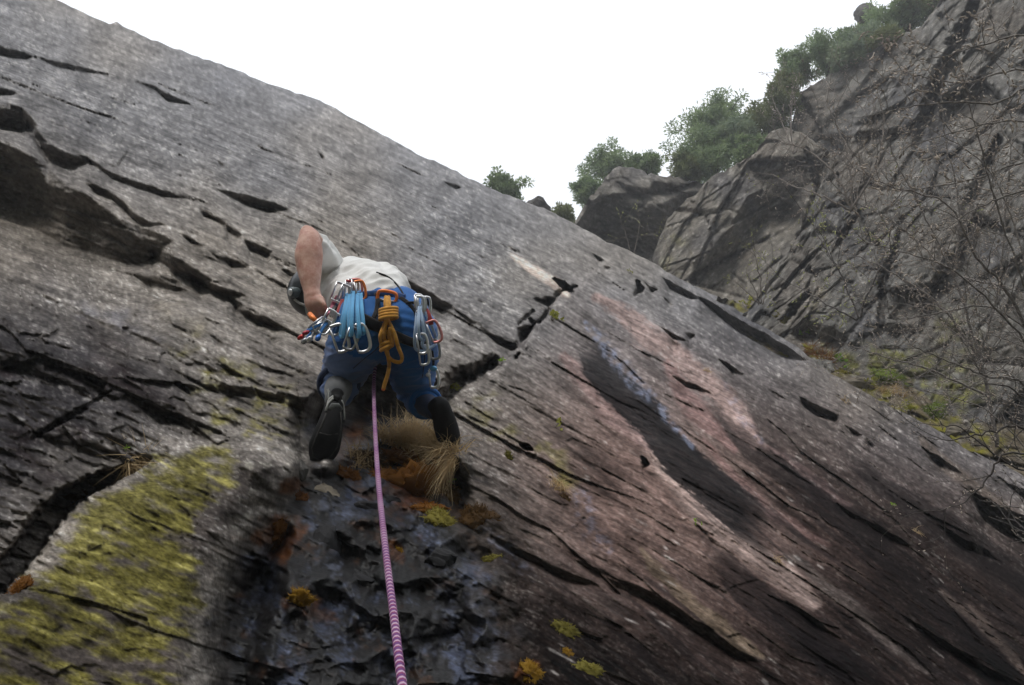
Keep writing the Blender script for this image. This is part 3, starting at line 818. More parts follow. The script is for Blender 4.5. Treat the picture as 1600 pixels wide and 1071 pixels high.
# ================================================================== THE CLIFFS ACROSS THE GULLY
def fit(ctrl):
    A = np.array([(x, y, 1.0) for x, y, z in ctrl]); b = np.array([1 / z for x, y, z in ctrl])
    return tuple(np.linalg.lstsq(A, b, rcond=None)[0])


def cliff(name, label, ctrl, top, bot, xr, slope, amp, tone, seed, dx, rows, lips=(), slots=(), green=None, freq=1.0, step=2.0):
    tx = [p[0] for p in top]; ty = [p[1] for p in top]
    bx = [p[0] for p in bot]; by = [p[1] for p in bot]
    ras = Raster(xr[0] - 8, xr[1] + 8, min(ty) - 20, max(by) + 20, step)
    X, Y = ras.X, ras.Y
    n = math.hypot(1, slope)
    wq = fbm(X * 0.008, Y * 0.008, 3, seed + 40)
    a = (X + slope * Y) / n * freq + 5 * wq; b = (Y - slope * X) / n * freq + 5 * wq
    f1, e1 = facets(a * 0.0065, b * 0.0125, seed, 1.1)
    f2, e2 = facets(a * 0.017, b * 0.03, seed + 1, 1.1)
    f3, e3 = facets(a * 0.055, b * 0.13, seed + 2, 1.2)
    lay = b * 0.05 + 1.2 * fbm(a * 0.01, b * 0.02, 3, seed + 3)
    ras.h += amp * (46 * f1 + 13 * f2 + 3.5 * f3 + 2.0 * (lay - np.floor(lay)) + 1.6 * fbm(a * 0.05, b * 0.1, 4, seed + 4))
    ras.h -= amp * 9 * (1 - sst(0.0, 0.10, e1)) + amp * 5 * (1 - sst(0.0, 0.10, e2))
    for i, (pts, H, D) in enumerate(lips): ras.lip(pts, H, D, 1.0, i + seed)
    for i, (pts, wd, dp) in enumerate(slots): ras.slot(pts, wd, dp, 0.4, i + seed)
    s1 = fbm(a * 0.02, b * 0.08, 4, seed + 5); s2 = fbm(a * 0.08, b * 0.25, 3, seed + 6); bg_ = fbm(X * 0.01, Y * 0.01, 3, seed + 7)
    gr = pnoise(X * 0.25, Y * 0.25, seed + 8)
    col = np.ones(X.shape + (3,), np.float32) * np.array(lin(*tone), np.float32) * 0.85
    def mix(c, m, k=0.85):
        nonlocal col
        col = col * (1 - m[..., None]) + np.array(lin(*c), np.float32) * k * m[..., None]
    mix((114, 104, 94), sst(0.0, 0.6, bg_) * 0.4)
    mix((84, 84, 90), sst(0.0, 0.6, -bg_) * 0.6)
    mix((176, 172, 164), sst(0.25, 0.7, s2 + 0.3 * gr) * 0.5)
    mix((58, 54, 52), sst(0.1, 0.55, s1) * 0.4)
    if green:
        for poly, c, st in green:
            mix(c, sst(-8, 26, poly_sd(X, Y, poly) + 30 * fbm(X * 0.03, Y * 0.03, 3, seed + 9)) * st * sst(-0.4, 0.3, fbm(X * 0.05, Y * 0.06, 3, seed + 10)))
    col *= (1 + 0.35 * s1 + 0.35 * s2 + 0.25 * gr)[..., None]
    col = np.clip(col, 0.006, 0.6)
    kn = np.arange(xr[0] - 30, xr[1] + 30, 6.0); jn = np.random.default_rng(seed).normal(0, 1.5, len(kn))
    ytop = lambda x: np.interp(x, tx, ty) + np.interp(x, kn, jn)
    ybot = lambda x: np.interp(x, bx, by)
    g = W(1000 + 100, 500 + 100 * slope, 20) - W(1000, 500, 20)
    m = rock_material(name + '_rock', g, 0.35, 0.8, 0.05)
    o, bv, nw = build_rock(name, ras, fit(ctrl), ytop, xr, ybot, dx, rows, col, np.zeros(X.shape, np.float32), m, extra_low=False, back=0.5)
    tag(o, label, 'rock face', None, 'structure')
    return o, bv, nw


cliff('far_buttress', 'angular rock buttress with dark overhanging front behind the slab ridge',
      [(900, 360, 27.8), (960, 265, 30), (1080, 290, 29.5), (1000, 420, 27.2), (1130, 420, 26.5)],
      [(885, 375), (898, 350), (915, 318), (940, 288), (958, 264), (968, 259), (1000, 266), (1030, 274), (1060, 279), (1100, 288), (1150, 330)],
      [(885, 470), (1150, 500)], (886, 1150), 0.35, 0.55, (122, 118, 112), 200, 2.0, 110,
      lips=[([(896, 360), (915, 333), (938, 304), (970, 308), (1007, 312), (1035, 319), (1066, 302), (1090, 300)], [20, 70, 90, 90, 80, 70, 50, 20], 230),
            ([(962, 282), (985, 290), (1004, 300), (1012, 308)], [3, 9, 9, 0], 20), ([(1010, 300), (1022, 283), (1046, 285), (1060, 292)], [2, 9, 8, 0], 20)])
cliff('middle_buttress', 'blocky grey rock buttress between the overhang and the main cliff',
      [(1030, 440, 24.8), (1200, 215, 27), (1290, 440, 22.5), (1140, 300, 25.8)],
      [(1012, 425), (1025, 385), (1042, 345), (1062, 322), (1090, 300), (1112, 278), (1150, 258), (1178, 240), (1192, 222), (1205, 205), (1225, 200), (1250, 206), (1280, 225), (1330, 260)],
      [(1012, 490), (1330, 560)], (1013, 1330), -1.0, 0.75, (126, 121, 113), 210, 2.0, 170,
      lips=[([(1092, 420), (1118, 380), (1142, 352), (1169, 306), (1200, 290), (1240, 281), (1258, 300)], [8, 34, 50, 56, 50, 36, 4], 120),
            ([(1170, 258), (1190, 262), (1215, 268), (1235, 262)], [3, 14, 14, 0], 34), ([(1205, 330), (1222, 312), (1245, 318), (1262, 340)], [4, 22, 22, 3], 50)],
      slots=[([(1260, 235), (1280, 300), (1262, 350), (1240, 390)], [4, 7, 8, 4], [20, 40, 40, 10])],
      green=[([(1035, 380), (1060, 360), (1062, 430), (1035, 450)], (150, 146, 96), 0.6)])
cliff('upper_cliff', 'hazy upper rock wall rising to the top right corner',
      [(1250, 200, 29), (1400, 70, 28.5), (1600, -100, 26), (1600, 300, 23), (1350, 350, 26)],
      [(1228, 235), (1240, 180), (1250, 145), (1275, 128), (1300, 116), (1325, 98), (1345, 92), (1385, 66), (1415, 52), (1440, 40), (1462, 12), (1490, -22), (1600, -110), (1930, -330)],
      [(1228, 340), (1400, 420), (1930, 420)], (1230, 1920), -0.8, 0.8, (128, 125, 120), 220, 3.0, 150, freq=0.9, step=3.0)
CL, CBV, CN = cliff('main_cliff', 'dark grey cliff of steep leaning slabs beyond the gully',
      [(1165, 490, 18.6), (1260, 560, 14.8), (1450, 660, 13.4), (1700, 780, 11.5), (1400, 60, 23), (1600, -100, 20.5), (1900, 100, 14)],
      [(1155, 500), (1175, 478), (1200, 436), (1228, 398), (1250, 368), (1264, 330), (1282, 290), (1312, 240), (1352, 190), (1386, 130), (1412, 92), (1445, 40), (1475, 2), (1520, -45), (1600, -95), (1930, -300)],
      [(1155, 560), (1260, 620), (1450, 760), (1930, 980)], (1156, 1920), -1.15, 0.95, (120, 118, 114), 230, 2.4, 330,
      slots=[([(1226, 502), (1240, 482), (1262, 460)], [5, 8, 5], [30, 44, 30]), ([(1300, 395), (1322, 362), (1345, 330)], [3, 6, 4], [14, 30, 14]), ([(1376, 520), (1380, 440), (1402, 380), (1410, 340)], [5, 9, 6, 3], [30, 46, 30, 12]),
             ([(1430, 230), (1452, 160), (1490, 80), (1520, 10)], [6, 12, 14, 10], [20, 50, 60, 50]), ([(1210, 470), (1240, 430), (1290, 380)], [2, 4, 3], [10, 20, 10]),
             ([(1500, 420), (1510, 330), (1560, 220)], [5, 10, 8], [20, 40, 30]), ([(1440, 520), (1448, 470), (1480, 400)], [4, 7, 4], [20, 36, 16])],
      lips=[([(1225, 520), (1262, 500), (1300, 510), (1340, 540)], [6, 22, 22, 4], 50), ([(1350, 505), (1400, 500), (1440, 520)], [4, 20, 4], 40), ([(1250, 372), (1290, 350), (1330, 372)], [3, 12, 2], 30)],
      green=[([(1290, 540), (1440, 540), (1560, 600), (1500, 660), (1330, 600)], (122, 122, 44), 0.7), ([(1440, 480), (1520, 470), (1540, 560), (1470, 620)], (120, 116, 60), 0.5),
             ([(1230, 500), (1300, 430), (1330, 440), (1260, 520)], (112, 104, 70), 0.35)])
GUL, GBV, GN = cliff('gully_floor', 'mossy gully floor between the slab edge and the cliff',
      [(1165, 497, 19.7), (1262, 562, 15.5), (1400, 646, 12.8), (1600, 752, 11.3), (1262, 520, 17.2), (1400, 570, 15.2), (1600, 650, 13.4)],
      [(1120, 462), (1165, 478), (1200, 486), (1260, 505), (1320, 535), (1400, 560), (1500, 590), (1930, 700)],
      [(1120, 500), (1200, 548), (1262, 590), (1400, 672), (1600, 775), (1930, 950)], (1122, 1920), 0.4, 0.7, (110, 100, 84), 240, 2.6, 70,
      green=[([(1120, 450), (1240, 490), (1300, 560), (1500, 640), (1600, 700), (1500, 760), (1300, 640), (1160, 540)], (116, 112, 36), 0.9)])


# ================================================================== PINES AND BUSHES ON THE CLIFF TOPS
def leaf_mat(name, c, c2, rough=0.6):
    m, t, b = mat_base(name)
    tc = N(t, 'ShaderNodeTexCoord'); nz = N(t, 'ShaderNodeTexNoise'); nz.inputs['Scale'].default_value = 2.2; nz.inputs['Detail'].default_value = 6
    t.links.new(tc.outputs['Object'], nz.inputs['Vector'])
    rp = N(t, 'ShaderNodeValToRGB'); rp.color_ramp.elements[0].position = 0.34; rp.color_ramp.elements[1].position = 0.66
    rp.color_ramp.elements[0].color = (*c, 1); rp.color_ramp.elements[1].color = (*c2, 1)
    t.links.new(nz.outputs['Fac'], rp.inputs[0]); t.links.new(rp.outputs[0], b.inputs['Base Color'])
    b.inputs['Roughness'].default_value = rough
    b.inputs['Specular IOR Level'].default_value = 0.25
    tr = N(t, 'ShaderNodeBsdfTranslucent'); t.links.new(rp.outputs[0], tr.inputs['Color'])
    mx = N(t, 'ShaderNodeMixShader'); mx.inputs[0].default_value = 0.45
    out = t.nodes['Material Output']
    t.links.new(b.outputs[0], mx.inputs[1]); t.links.new(tr.outputs[0], mx.inputs[2]); t.links.new(mx.outputs[0], out.inputs['Surface'])
    return m


M_PINE = leaf_mat('pine_needles', (0.15, 0.22, 0.11), (0.31, 0.39, 0.19))
M_PALE = leaf_mat('pale_needles', (0.18, 0.24, 0.16), (0.30, 0.36, 0.22))
M_OLIVE = leaf_mat('olive_leaves', (0.14, 0.17, 0.07), (0.25, 0.28, 0.12))
M_BARK = plain('bark', (0.10, 0.075, 0.055), 0.9, noise=0.4, scale=20, bump=0.5)


def leaves(name, C, n_each, spread, ln, wd, mat, parent, rg, squash=0.75):
    """sprays of needle-sized quads gathered round clump centres C"""
    C = np.asarray(C)
    n = len(C) * n_each
    base = np.repeat(C, n_each, 0)
    d = rg.normal(0, 1, (n, 3)); d /= np.linalg.norm(d, axis=1)[:, None]
    rad = spread * rg.random(n) ** 0.5
    off = d * rad[:, None]; off[:, 2] *= squash
    P = base + off
    t = d + rg.normal(0, 0.6, (n, 3)) + np.array([0, 0, 0.25]); t /= np.linalg.norm(t, axis=1)[:, None]
    u = np.cross(t, rg.normal(0, 1, (n, 3))); u /= np.linalg.norm(u, axis=1)[:, None] + 1e-9
    L = ln * (0.6 + 0.8 * rg.random(n))[:, None]; Wd = wd * (0.6 + 0.8 * rg.random(n))[:, None]
    V = np.stack([P - u * Wd * 0.3, P + t * L * 0.5 - u * Wd, P + t * L, P + t * L * 0.5 + u * Wd], 1).reshape(-1, 3)
    F = np.arange(n * 4).reshape(n, 4)
    me = mesh_np(name, V, F, False)
    return link(name, me, mat, parent)


def rel(parent, pts):
    o = Vector(parent.location)
    return [Vector(p) - o for p in pts]


# children are built in world coordinates; link() puts the parent's inverse in place
def pine(label, px, py, hw, hh, z, mat, seed, cat='tree', name='pine_tree', group='evergreens along the cliff top', trunk=True, dens=1.0, base_drop=1.25):
    rg = np.random.default_rng(seed)
    mpp = z / FPX
    c = W(px, py, z)
    base = W(px + rg.uniform(-0.2, 0.2) * hw, py + hh * base_drop, z + 0.2)
    t = empty(name, base)
    tag(t, label, cat, group)
    RX, RZ = hw * mpp, hh * mpp
    up = Vector((0, 0, 1))
    tr = MB()
    top = c + up * RZ * 0.75
    path = [base.lerp(top, k / 6) + Vector(rg.normal(0, 0.05 * RX, 3)) * (1 if 0 < k < 6 else 0) for k in range(7)]
    r0 = 0.05 * RX + 0.03
    tr.tube(path, [r0 * (1 - 0.13 * k) for k in range(7)], 7)
    tr.build('trunk', M_BARK, t)
    lm = MB(); cl = []
    nb = int(38 * dens)
    for i in range(nb):
        th = rg.uniform(0, 2 * math.pi); ph = math.acos(rg.uniform(-0.75, 1))
        rr = 0.45 + 0.85 * rg.random() ** 1.4
        e = c + Vector((math.sin(ph) * math.cos(th) * RX * rr, math.sin(ph) * math.sin(th) * RX * rr * 0.8, math.cos(ph) * RZ * rr))
        e += Vector(rg.normal(0, 0.10 * RX, 3))
        f = min(max((e - base).dot(up) / max((top - base).dot(up), 0.1) - 0.12, 0.1), 0.9)
        a = base.lerp(top, f)
        mid = a.lerp(e, 0.5) + up * 0.06 * RX
        lm.tube([a, mid, e], [r0 * 0.38, r0 * 0.22, r0 * 0.1], 5)
        cl.append(e)
        for k in range(2):
            cl.append(mid.lerp(e, rg.uniform(0.2, 0.9)) + Vector(rg.normal(0, 0.13 * RX, 3)))
    lm.build('limb', M_BARK, t)
    leaves('crown', [tuple(p) for p in cl], int(58 * dens), 0.21 * (RX * RZ) ** 0.5 + 0.05, 0.15, 0.026, mat, t, rg)
    return t


pine('small round evergreen bush peeking over the slab ridge', 788, 298, 30, 20, 29.5, M_PINE, 1, base_drop=1.6)
pine('low olive bush at the left foot of the dark overhang', 880, 346, 22, 16, 30.5, M_OLIVE, 2, 'bush', 'evergreen_bush')
pine('slim pine rising behind the overhanging buttress', 956, 262, 34, 30, 33, M_PINE, 3, base_drop=2.0)
pine('ragged small pine on the left shoulder of the overhang', 920, 300, 20, 24, 32, M_PINE, 4, base_drop=2.0)
pine('tufted pine spray leaning right over the overhanging buttress', 1005, 258, 26, 16, 33, M_PINE, 5, base_drop=2.0)
pine('big dark pine left of the bushy group above the middle buttress', 1092, 226, 42, 58, 31, M_PINE, 6)
pine('tallest pine in the bushy group above the middle buttress', 1136, 186, 44, 46, 32, M_PINE, 7, base_drop=1.9)
pine('pale grey-green pine in the middle of the bushy group', 1158, 212, 34, 32, 30, M_PALE, 8)
pine('dark pine at the lower right of the bushy group', 1118, 250, 40, 34, 30, M_PINE, 9)
pine('olive pine between the bushy group and the upper cliff', 1196, 186, 34, 36, 30.5, M_OLIVE, 10)
pine('small dark evergreen at the left end of the upper cliff', 1246, 108, 26, 26, 30, M_PINE, 11)
pine('broad dark evergreen on the upper cliff edge', 1296, 84, 38, 34, 30, M_PINE, 12)
pine('pale feathery evergreen below the dark rock on the skyline', 1362, 62, 34, 26, 29, M_PALE, 13)
pine('wide evergreen at the top of the picture, right of the skyline rock', 1408, 32, 46, 36, 29.5, M_PINE, 14)
pine('high evergreen cut by the top edge', 1446, -2, 36, 30, 29, M_OLIVE, 15)
pine('olive bush filling the notch under the left end of the upper cliff', 1222, 150, 26, 30, 29.5, M_OLIVE, 16, 'bush', 'evergreen_bush')
pine('low dark bush right of the bushy pine group', 1178, 240, 26, 22, 28.5, M_PINE, 17, 'bush', 'evergreen_bush')
pine('pale low bush along the upper cliff edge', 1330, 92, 26, 18, 28.5, M_PALE, 18, 'bush', 'evergreen_bush')
pine('small dark bush left of the skyline rock', 1334, 62, 20, 20, 30, M_PINE, 19, 'bush', 'evergreen_bush')
pine('olive bush high on the upper cliff edge', 1388, 66, 28, 18, 28, M_OLIVE, 20, 'bush', 'evergreen_bush')
pine('narrow bush in front of the big dark pine', 1072, 262, 20, 26, 30, M_OLIVE, 21, 'bush', 'evergreen_bush')


def boulder(name, label, c, r, seed, mat, cat='rock', parent=None, squash=(1, 1, 1), group=None, sub=3):
    """an angular stone: a ball cut by random planes"""
    rg = np.random.default_rng(seed)
    b = MB(); b.ball((0, 0, 0), 1.0, None, 20, 14)
    V = np.array(b.v)
    for k in range(13):
        n = rg.normal(0, 1, 3); n /= np.linalg.norm(n)
        d = rg.uniform(0.55, 0.85)
        o = V @ n - d
        V = V - np.clip(o, 0, None)[:, None] * n
    V += 0.03 * rg.normal(0, 1, V.shape)
    V = V * r * np.array(squash)
    b.v = [tuple(np.array(c) + p) for p in V]
    o = b.build(name, mat, parent, False)
    if parent is None: tag(o, label, cat, group)
    return o


M_STONE = plain('stone', (0.085, 0.08, 0.075), 0.9, noise=0.55, scale=6, bump=0.6)
M_STONE_L = plain('pale_stone', (0.15, 0.13, 0.10), 0.9, noise=0.5, scale=14, bump=0.6)
M_STONE_D = plain('wet_stone', (0.020, 0.020, 0.022), 0.7, spec=0.2, noise=0.6, scale=12, bump=0.6)
boulder('rock', 'dark rock standing on the skyline among the upper evergreens', W(1356, 26, 31), 0.6, 3, M_STONE, squash=(0.9, 0.8, 1.0))
boulder('rock', 'rounded grey rock on the slab ridge beside the small round bush', W(836, 324, 29), 0.62, 4, M_STONE, squash=(1.0, 0.8, 0.7))


# ================================================================== BARE SHRUBS
M_TWIG = plain('twig_bark', (0.060, 0.050, 0.044), 0.75, noise=0.4, scale=60)
M_TWIG_M = plain('grey_twig_bark', (0.20, 0.18, 0.165), 0.75, noise=0.45, scale=50)
M_TWIG_L = plain('pale_twig_bark', (0.20, 0.17, 0.145), 0.8, noise=0.35, scale=60)
M_BUD = plain('bud', (0.44, 0.37, 0.31), 0.6, noise=0.4, scale=30)
M_BUDG = plain('leaf_bud', (0.34, 0.36, 0.12), 0.6, noise=0.4, scale=30)


def shrub(label, prim, seed, z_scale=1.0, r0=0.012, mat=M_TWIG, twig_len=0.42, group='bare shrubs in the gully', buds=0.7, lvl=2, cat='shrub', bud_r=0.0048, gap=0.11, lift=0.25, budmat=None):
    """prim: list of polylines of (px, py, z, radius) from the root outwards"""
    rg = np.random.default_rng(seed)
    root = W(*prim[0][0][:3])
    t = empty('bare_shrub', root)
    tag(t, label, cat, group)
    tw = MB(); bd = []
    def twig(p, d, ln, r, lev):
        n = 5
        pts = [p.copy()]; dd = d.normalized(); q_ = p.copy()
        for k in range(n):
            dd = (dd + Vector(rg.normal(0, 0.16, 3)) + Vector((0, 0, 0.03))).normalized()
            q_ = q_ + dd * (ln / n)
            pts.append(q_.copy())
            if lev > 0 and k >= 1 and rg.random() < 0.62:
                sd_ = Vector(rg.normal(0, 1, 3)); sd_ = (sd_ - dd * sd_.dot(dd)).normalized()
                twig(q_, dd * 0.75 + sd_ * 0.75, ln * rg.uniform(0.28, 0.55), r * 0.6, lev - 1)
            elif rg.random() < buds * 0.5:
                bd.append((q_ + Vector(rg.normal(0, r * 1.2, 3)), dd))
        tw.tube(pts, [r * (1 - 0.14 * k) for k in range(n + 1)], 4, cap=False)
        if rg.random() < buds: bd.append((q_, dd))
    for poly in prim:
        b = MB()
        P3 = smooth_path([tuple(W(x, y, z)) + (r,) for x, y, z, r in poly], 7)
        pts = [Vector(p[:3]) + Vector(rg.normal(0, 0.004 * z_scale, 3)) for p in P3]
        rr = [p[3] for p in P3]
        b.tube(pts, rr, 6)
        b.build('branch', mat, t)
        acc = 0
        for i in range(1, len(pts)):
            acc += (pts[i] - pts[i - 1]).length
            if acc > gap * z_scale * rg.uniform(0.6, 1.4):
                acc = 0
                d = (pts[i] - pts[i - 1]).normalized()
                sd_ = Vector(rg.normal(0, 1, 3)) + Vector((0, 0, lift)); sd_ = (sd_ - d * sd_.dot(d)).normalized()
                twig(pts[i], d * 0.7 + sd_, twig_len * rg.uniform(0.35, 1.1), max(rr[i] * 0.45, 0.0027 * z_scale), lvl)
        twig(pts[-1], pts[-1] - pts[-3], twig_len * 0.5, rr[-1], 1)
    tw.build('twig', mat, t)['kind'] = 'stuff'
    if bd and buds > 0:
        b = MB()
        for p, d in bd:
            a = d.orthogonal().normalized(); c = d.cross(a)
            k = rg.uniform(0.7, 1.4) * bud_r
            b.ball(p + d * k, (k * 0.55, k * 0.55, k * 1.3), (a, c, d), 5, 4)
        b.build('bud', budmat or M_BUD, t)['kind'] = 'stuff'
    return t


RT_ = (1725, 950, 5.6)
shrub('bare budding shrub with long branches reaching in from the right edge', [
    [(1730, 960, 5.5, .022), (1690, 800, 5.4, .018), (1640, 600, 5.3, .014), (1570, 450, 5.3, .011), (1526, 404, 5.3, .009), (1487, 325, 5.3, .007), (1436, 303, 5.4, .0055), (1391, 291, 5.4, .0042), (1335, 263, 5.5, .0026)],
    [(1710, 880, 5.5, .014), (1660, 690, 5.2, .011), (1600, 602, 5.1, .008), (1537, 587, 5.1, .006), (1484, 565, 5.1, .0045), (1425, 541, 5.1, .0028)],
    [(1660, 690, 5.2, .010), (1620, 540, 5.6, .008), (1547, 480, 5.6, .006), (1465, 490, 5.7, .005), (1412, 498, 5.7, .004), (1384, 488, 5.7, .0024)],
    [(1640, 600, 5.3, .010), (1590, 520, 5.2, .008), (1500, 430, 5.2, .006), (1430, 400, 5.2, .0045), (1350, 380, 5.3, .0025)],
    [(1640, 600, 5.3, .008), (1610, 480, 5.0, .007), (1560, 330, 5.0, .006), (1530, 220, 5.0, .0045), (1500, 100, 5.0, .0025)],
    [(1700, 840, 5.4, .008), (1640, 650, 5.0, .006), (1600, 562, 4.9, .005), (1562, 577, 4.9, .004), (1528, 585, 4.9, .0025)],
    [(1640, 600, 5.3, .009), (1600, 400, 5.6, .007), (1540, 260, 5.7, .005), (1450, 200, 5.8, .003)],
    [(1690, 800, 5.4, .010), (1620, 720, 5.8, .007), (1540, 640, 6.0, .005), (1440, 610, 6.2, .003)],
    [(1570, 450, 5.3, .009), (1480, 420, 5.8, .006), (1400, 350, 6.0, .004), (1300, 300, 6.2, .0025)]], 51, gap=0.036, mat=M_TWIG_M, twig_len=0.62, bud_r=0.0056)
shrub('bare shrub with pink buds hanging into the top right corner', [
    [(1780, 180, 5.0, .014), (1640, 130, 4.9, .010), (1560, 160, 4.9, .007), (1490, 160, 4.9, .005), (1420, 168, 5.0, .004), (1347, 184, 5.0, .0022)],
    [(1700, 150, 5.0, .010), (1640, 190, 4.8, .007), (1570, 190, 4.8, .005), (1500, 205, 4.8, .004), (1420, 228, 4.8, .0022)],
    [(1720, 160, 5.0, .010), (1620, 60, 4.8, .007), (1540, 70, 4.8, .005), (1470, 90, 4.8, .0025)],
    [(1720, 170, 5.0, .010), (1650, 280, 4.9, .008), (1590, 300, 4.9, .006), (1520, 330, 4.9, .004), (1450, 380, 4.9, .0022)],
    [(1700, 150, 5.0, .010), (1600, 110, 5.2, .007), (1500, 130, 5.3, .005), (1400, 110, 5.4, .003)],
    [(1720, 260, 5.0, .010), (1620, 250, 5.1, .007), (1520, 280, 5.2, .005), (1400, 300, 5.3, .003)]], 52, lvl=2, bud_r=0.008, gap=0.06, mat=M_TWIG_M)
shrub('dark bare shrub with level branches low at the right edge', [
    [(1740, 760, 4.6, .012), (1600, 671, 4.5, .008), (1556, 673, 4.5, .006), (1500, 687, 4.5, .0045), (1462, 687, 4.5, .0025)],
    [(1690, 730, 4.6, .009), (1600, 735, 4.6, .006), (1540, 700, 4.6, .005), (1500, 668, 4.6, .004), (1456, 665, 4.6, .0022)],
    [(1690, 730, 4.6, .009), (1581, 707, 4.3, .006), (1544, 747, 4.3, .0045), (1497, 791, 4.3, .0035), (1440, 799, 4.3, .0018)],
    [(1690, 730, 4.6, .009), (1620, 640, 4.4, .006), (1560, 600, 4.4, .004), (1500, 610, 4.4, .002)]], 53, lvl=1, twig_len=0.3)
shrub('tall bare grey shrub in front of the main cliff, right of its dark cleft', [
    [(1560, 700, 8.6, .022), (1530, 560, 8.7, .018), (1490, 430, 8.8, .014), (1440, 330, 8.9, .010), (1400, 250, 9.0, .006)],
    [(1530, 560, 8.7, .016), (1470, 480, 8.8, .012), (1400, 430, 8.9, .009), (1340, 400, 9.0, .006)],
    [(1490, 430, 8.8, .014), (1500, 330, 8.8, .010), (1480, 230, 8.8, .007), (1470, 150, 8.8, .005)],
    [(1530, 560, 8.7, .016), (1560, 450, 8.6, .012), (1570, 340, 8.6, .009), (1580, 220, 8.6, .006)],
    [(1545, 620, 8.7, .014), (1460, 580, 8.8, .011), (1390, 560, 8.9, .008), (1330, 540, 9.0, .005)]], 59, 1.7, mat=M_TWIG_M, twig_len=0.95, lvl=2, bud_r=0.008, gap=0.05)
shrub('fine grey-brown bare bush spread over the cliff below the upper evergreens', [
    [(1330, 330, 17.5, .03), (1310, 280, 17.6, .024), (1270, 240, 18, .018), (1220, 222, 18.4, .010)],
    [(1330, 330, 17.5, .03), (1330, 260, 17.6, .022), (1310, 200, 18, .016), (1290, 160, 18.2, .008)],
    [(1330, 330, 17.5, .03), (1370, 260, 17, .022), (1380, 190, 17.2, .016), (1370, 140, 17.4, .008)],
    [(1330, 330, 17.5, .026), (1290, 310, 17.4, .02), (1240, 290, 18, .014), (1200, 270, 18.6, .008)]], 54, 3.6, mat=M_TWIG_L, twig_len=1.5, lvl=2, bud_r=0.012, gap=0.045)
shrub('brownish bare bush clinging to the middle of the main cliff', [
    [(1340, 500, 14.4, .022), (1320, 440, 14.6, .016), (1290, 390, 15, .012), (1270, 350, 15.4, .007)],
    [(1340, 500, 14.4, .022), (1370, 430, 14.2, .016), (1390, 370, 14.4, .012), (1400, 320, 14.8, .007)],
    [(1340, 500, 14.4, .018), (1300, 480, 14.6, .014), (1250, 450, 15.4, .007)]], 55, 3.0, mat=M_TWIG, twig_len=1.2, lvl=2, bud_r=0.016, gap=0.08, budmat=M_BUDG)
shrub('pale leafless sapling stems in the gully foot', [
    [(1188, 476, 17.0, .016), (1178, 450, 17.0, .012), (1166, 425, 17.0, .007)], [(1190, 476, 17.0, .016), (1186, 430, 17.0, .012), (1178, 395, 17.0, .007)],
    [(1192, 476, 17.0, .016), (1200, 440, 17.0, .011), (1196, 412, 17.0, .006)], [(1186, 476, 17.0, .014), (1170, 460, 17.0, .010), (1150, 440, 17.0, .006)]], 56, 3.0, mat=M_TWIG_L, twig_len=0.5, lvl=1, bud_r=0.014, budmat=M_BUDG)
shrub('thin bare saplings in front of the dark overhang', [
    [(985, 398, 24, .02), (980, 375, 24, .014), (972, 350, 24, .008)], [(990, 400, 24, .02), (996, 370, 24, .014), (1000, 345, 24, .008)],
    [(1040, 425, 22.6, .02), (1046, 400, 22.6, .014), (1040, 380, 22.6, .008)]], 57, 4.0, mat=M_TWIG_L, twig_len=0.8, lvl=1, bud_r=0.02, budmat=M_BUDG)
shrub('bare whippy bush on the rim right of the pine group', [
    [(1240, 240, 25, .03), (1226, 200, 25.5, .02), (1210, 160, 26, .01)], [(1240, 240, 25, .03), (1236, 190, 25.5, .02), (1240, 150, 26, .01)],
    [(1240, 240, 25, .03), (1262, 210, 25, .02), (1276, 180, 25, .01)]], 58, 4.0, mat=M_TWIG_L, twig_len=1.4, lvl=2, bud_r=0.02, gap=0.1)


# ================================================================== THE CLIMBER
from mathutils import noise as mnoise

def limb(mb, pts, n=16, sub=5):
    """tapered round limb through (px, py, z, radius)"""
    P3 = smooth_path([tuple(W(x, y, z)) + (r,) for x, y, z, r in pts], sub)
    mb.tube([Vector(p[:3]) for p in P3], [p[3] for p in P3], n)
    for p in (P3[0], P3[-1]): mb.ball(Vector(p[:3]), p[3] * 0.98, None, n, 10)


def skin(name, mb, voxel, mat, parent=None, it=8, fold=None):
    """grows one continuous surface over the limbs in mb"""
    me = bpy.data.meshes.new(name + '_raw')
    me.from_pydata(mb.v, [], mb.f); me.update()
    o = bpy.data.objects.new(name + '_raw', me); COLL.objects.link(o)
    r = o.modifiers.new('r', 'REMESH'); r.mode = 'VOXEL'; r.voxel_size = voxel
    sm = o.modifiers.new('s', 'SMOOTH'); sm.factor = 0.5; sm.iterations = it
    dg = bpy.context.evaluated_depsgraph_get()
    nm = bpy.data.meshes.new_from_object(o.evaluated_get(dg))
    bpy.data.objects.remove(o); bpy.data.meshes.remove(me)
    nm.name = name
    if fold:
        n = len(nm.vertices)
        co = np.empty(n * 3, np.float32); nm.vertices.foreach_get('co', co); co = co.reshape(-1, 3)
        no = np.empty(n * 3, np.float32); nm.vertices.foreach_get('normal', no); no = no.reshape(-1, 3)
        d = np.array([fold(Vector(p)) for p in co], np.float32)
        co = co + no * d[:, None]
        nm.vertices.foreach_set('co', co.ravel())
    nm.polygons.foreach_set('use_smooth', np.ones(len(nm.polygons), bool))
    nm.update()
    nm.materials.clear()
    ob = link(name, nm, mat, parent)
    bv = BVHTree.FromPolygons([v.co[:] for v in nm.vertices], [p.vertices[:] for p in nm.polygons])
    return ob, bv


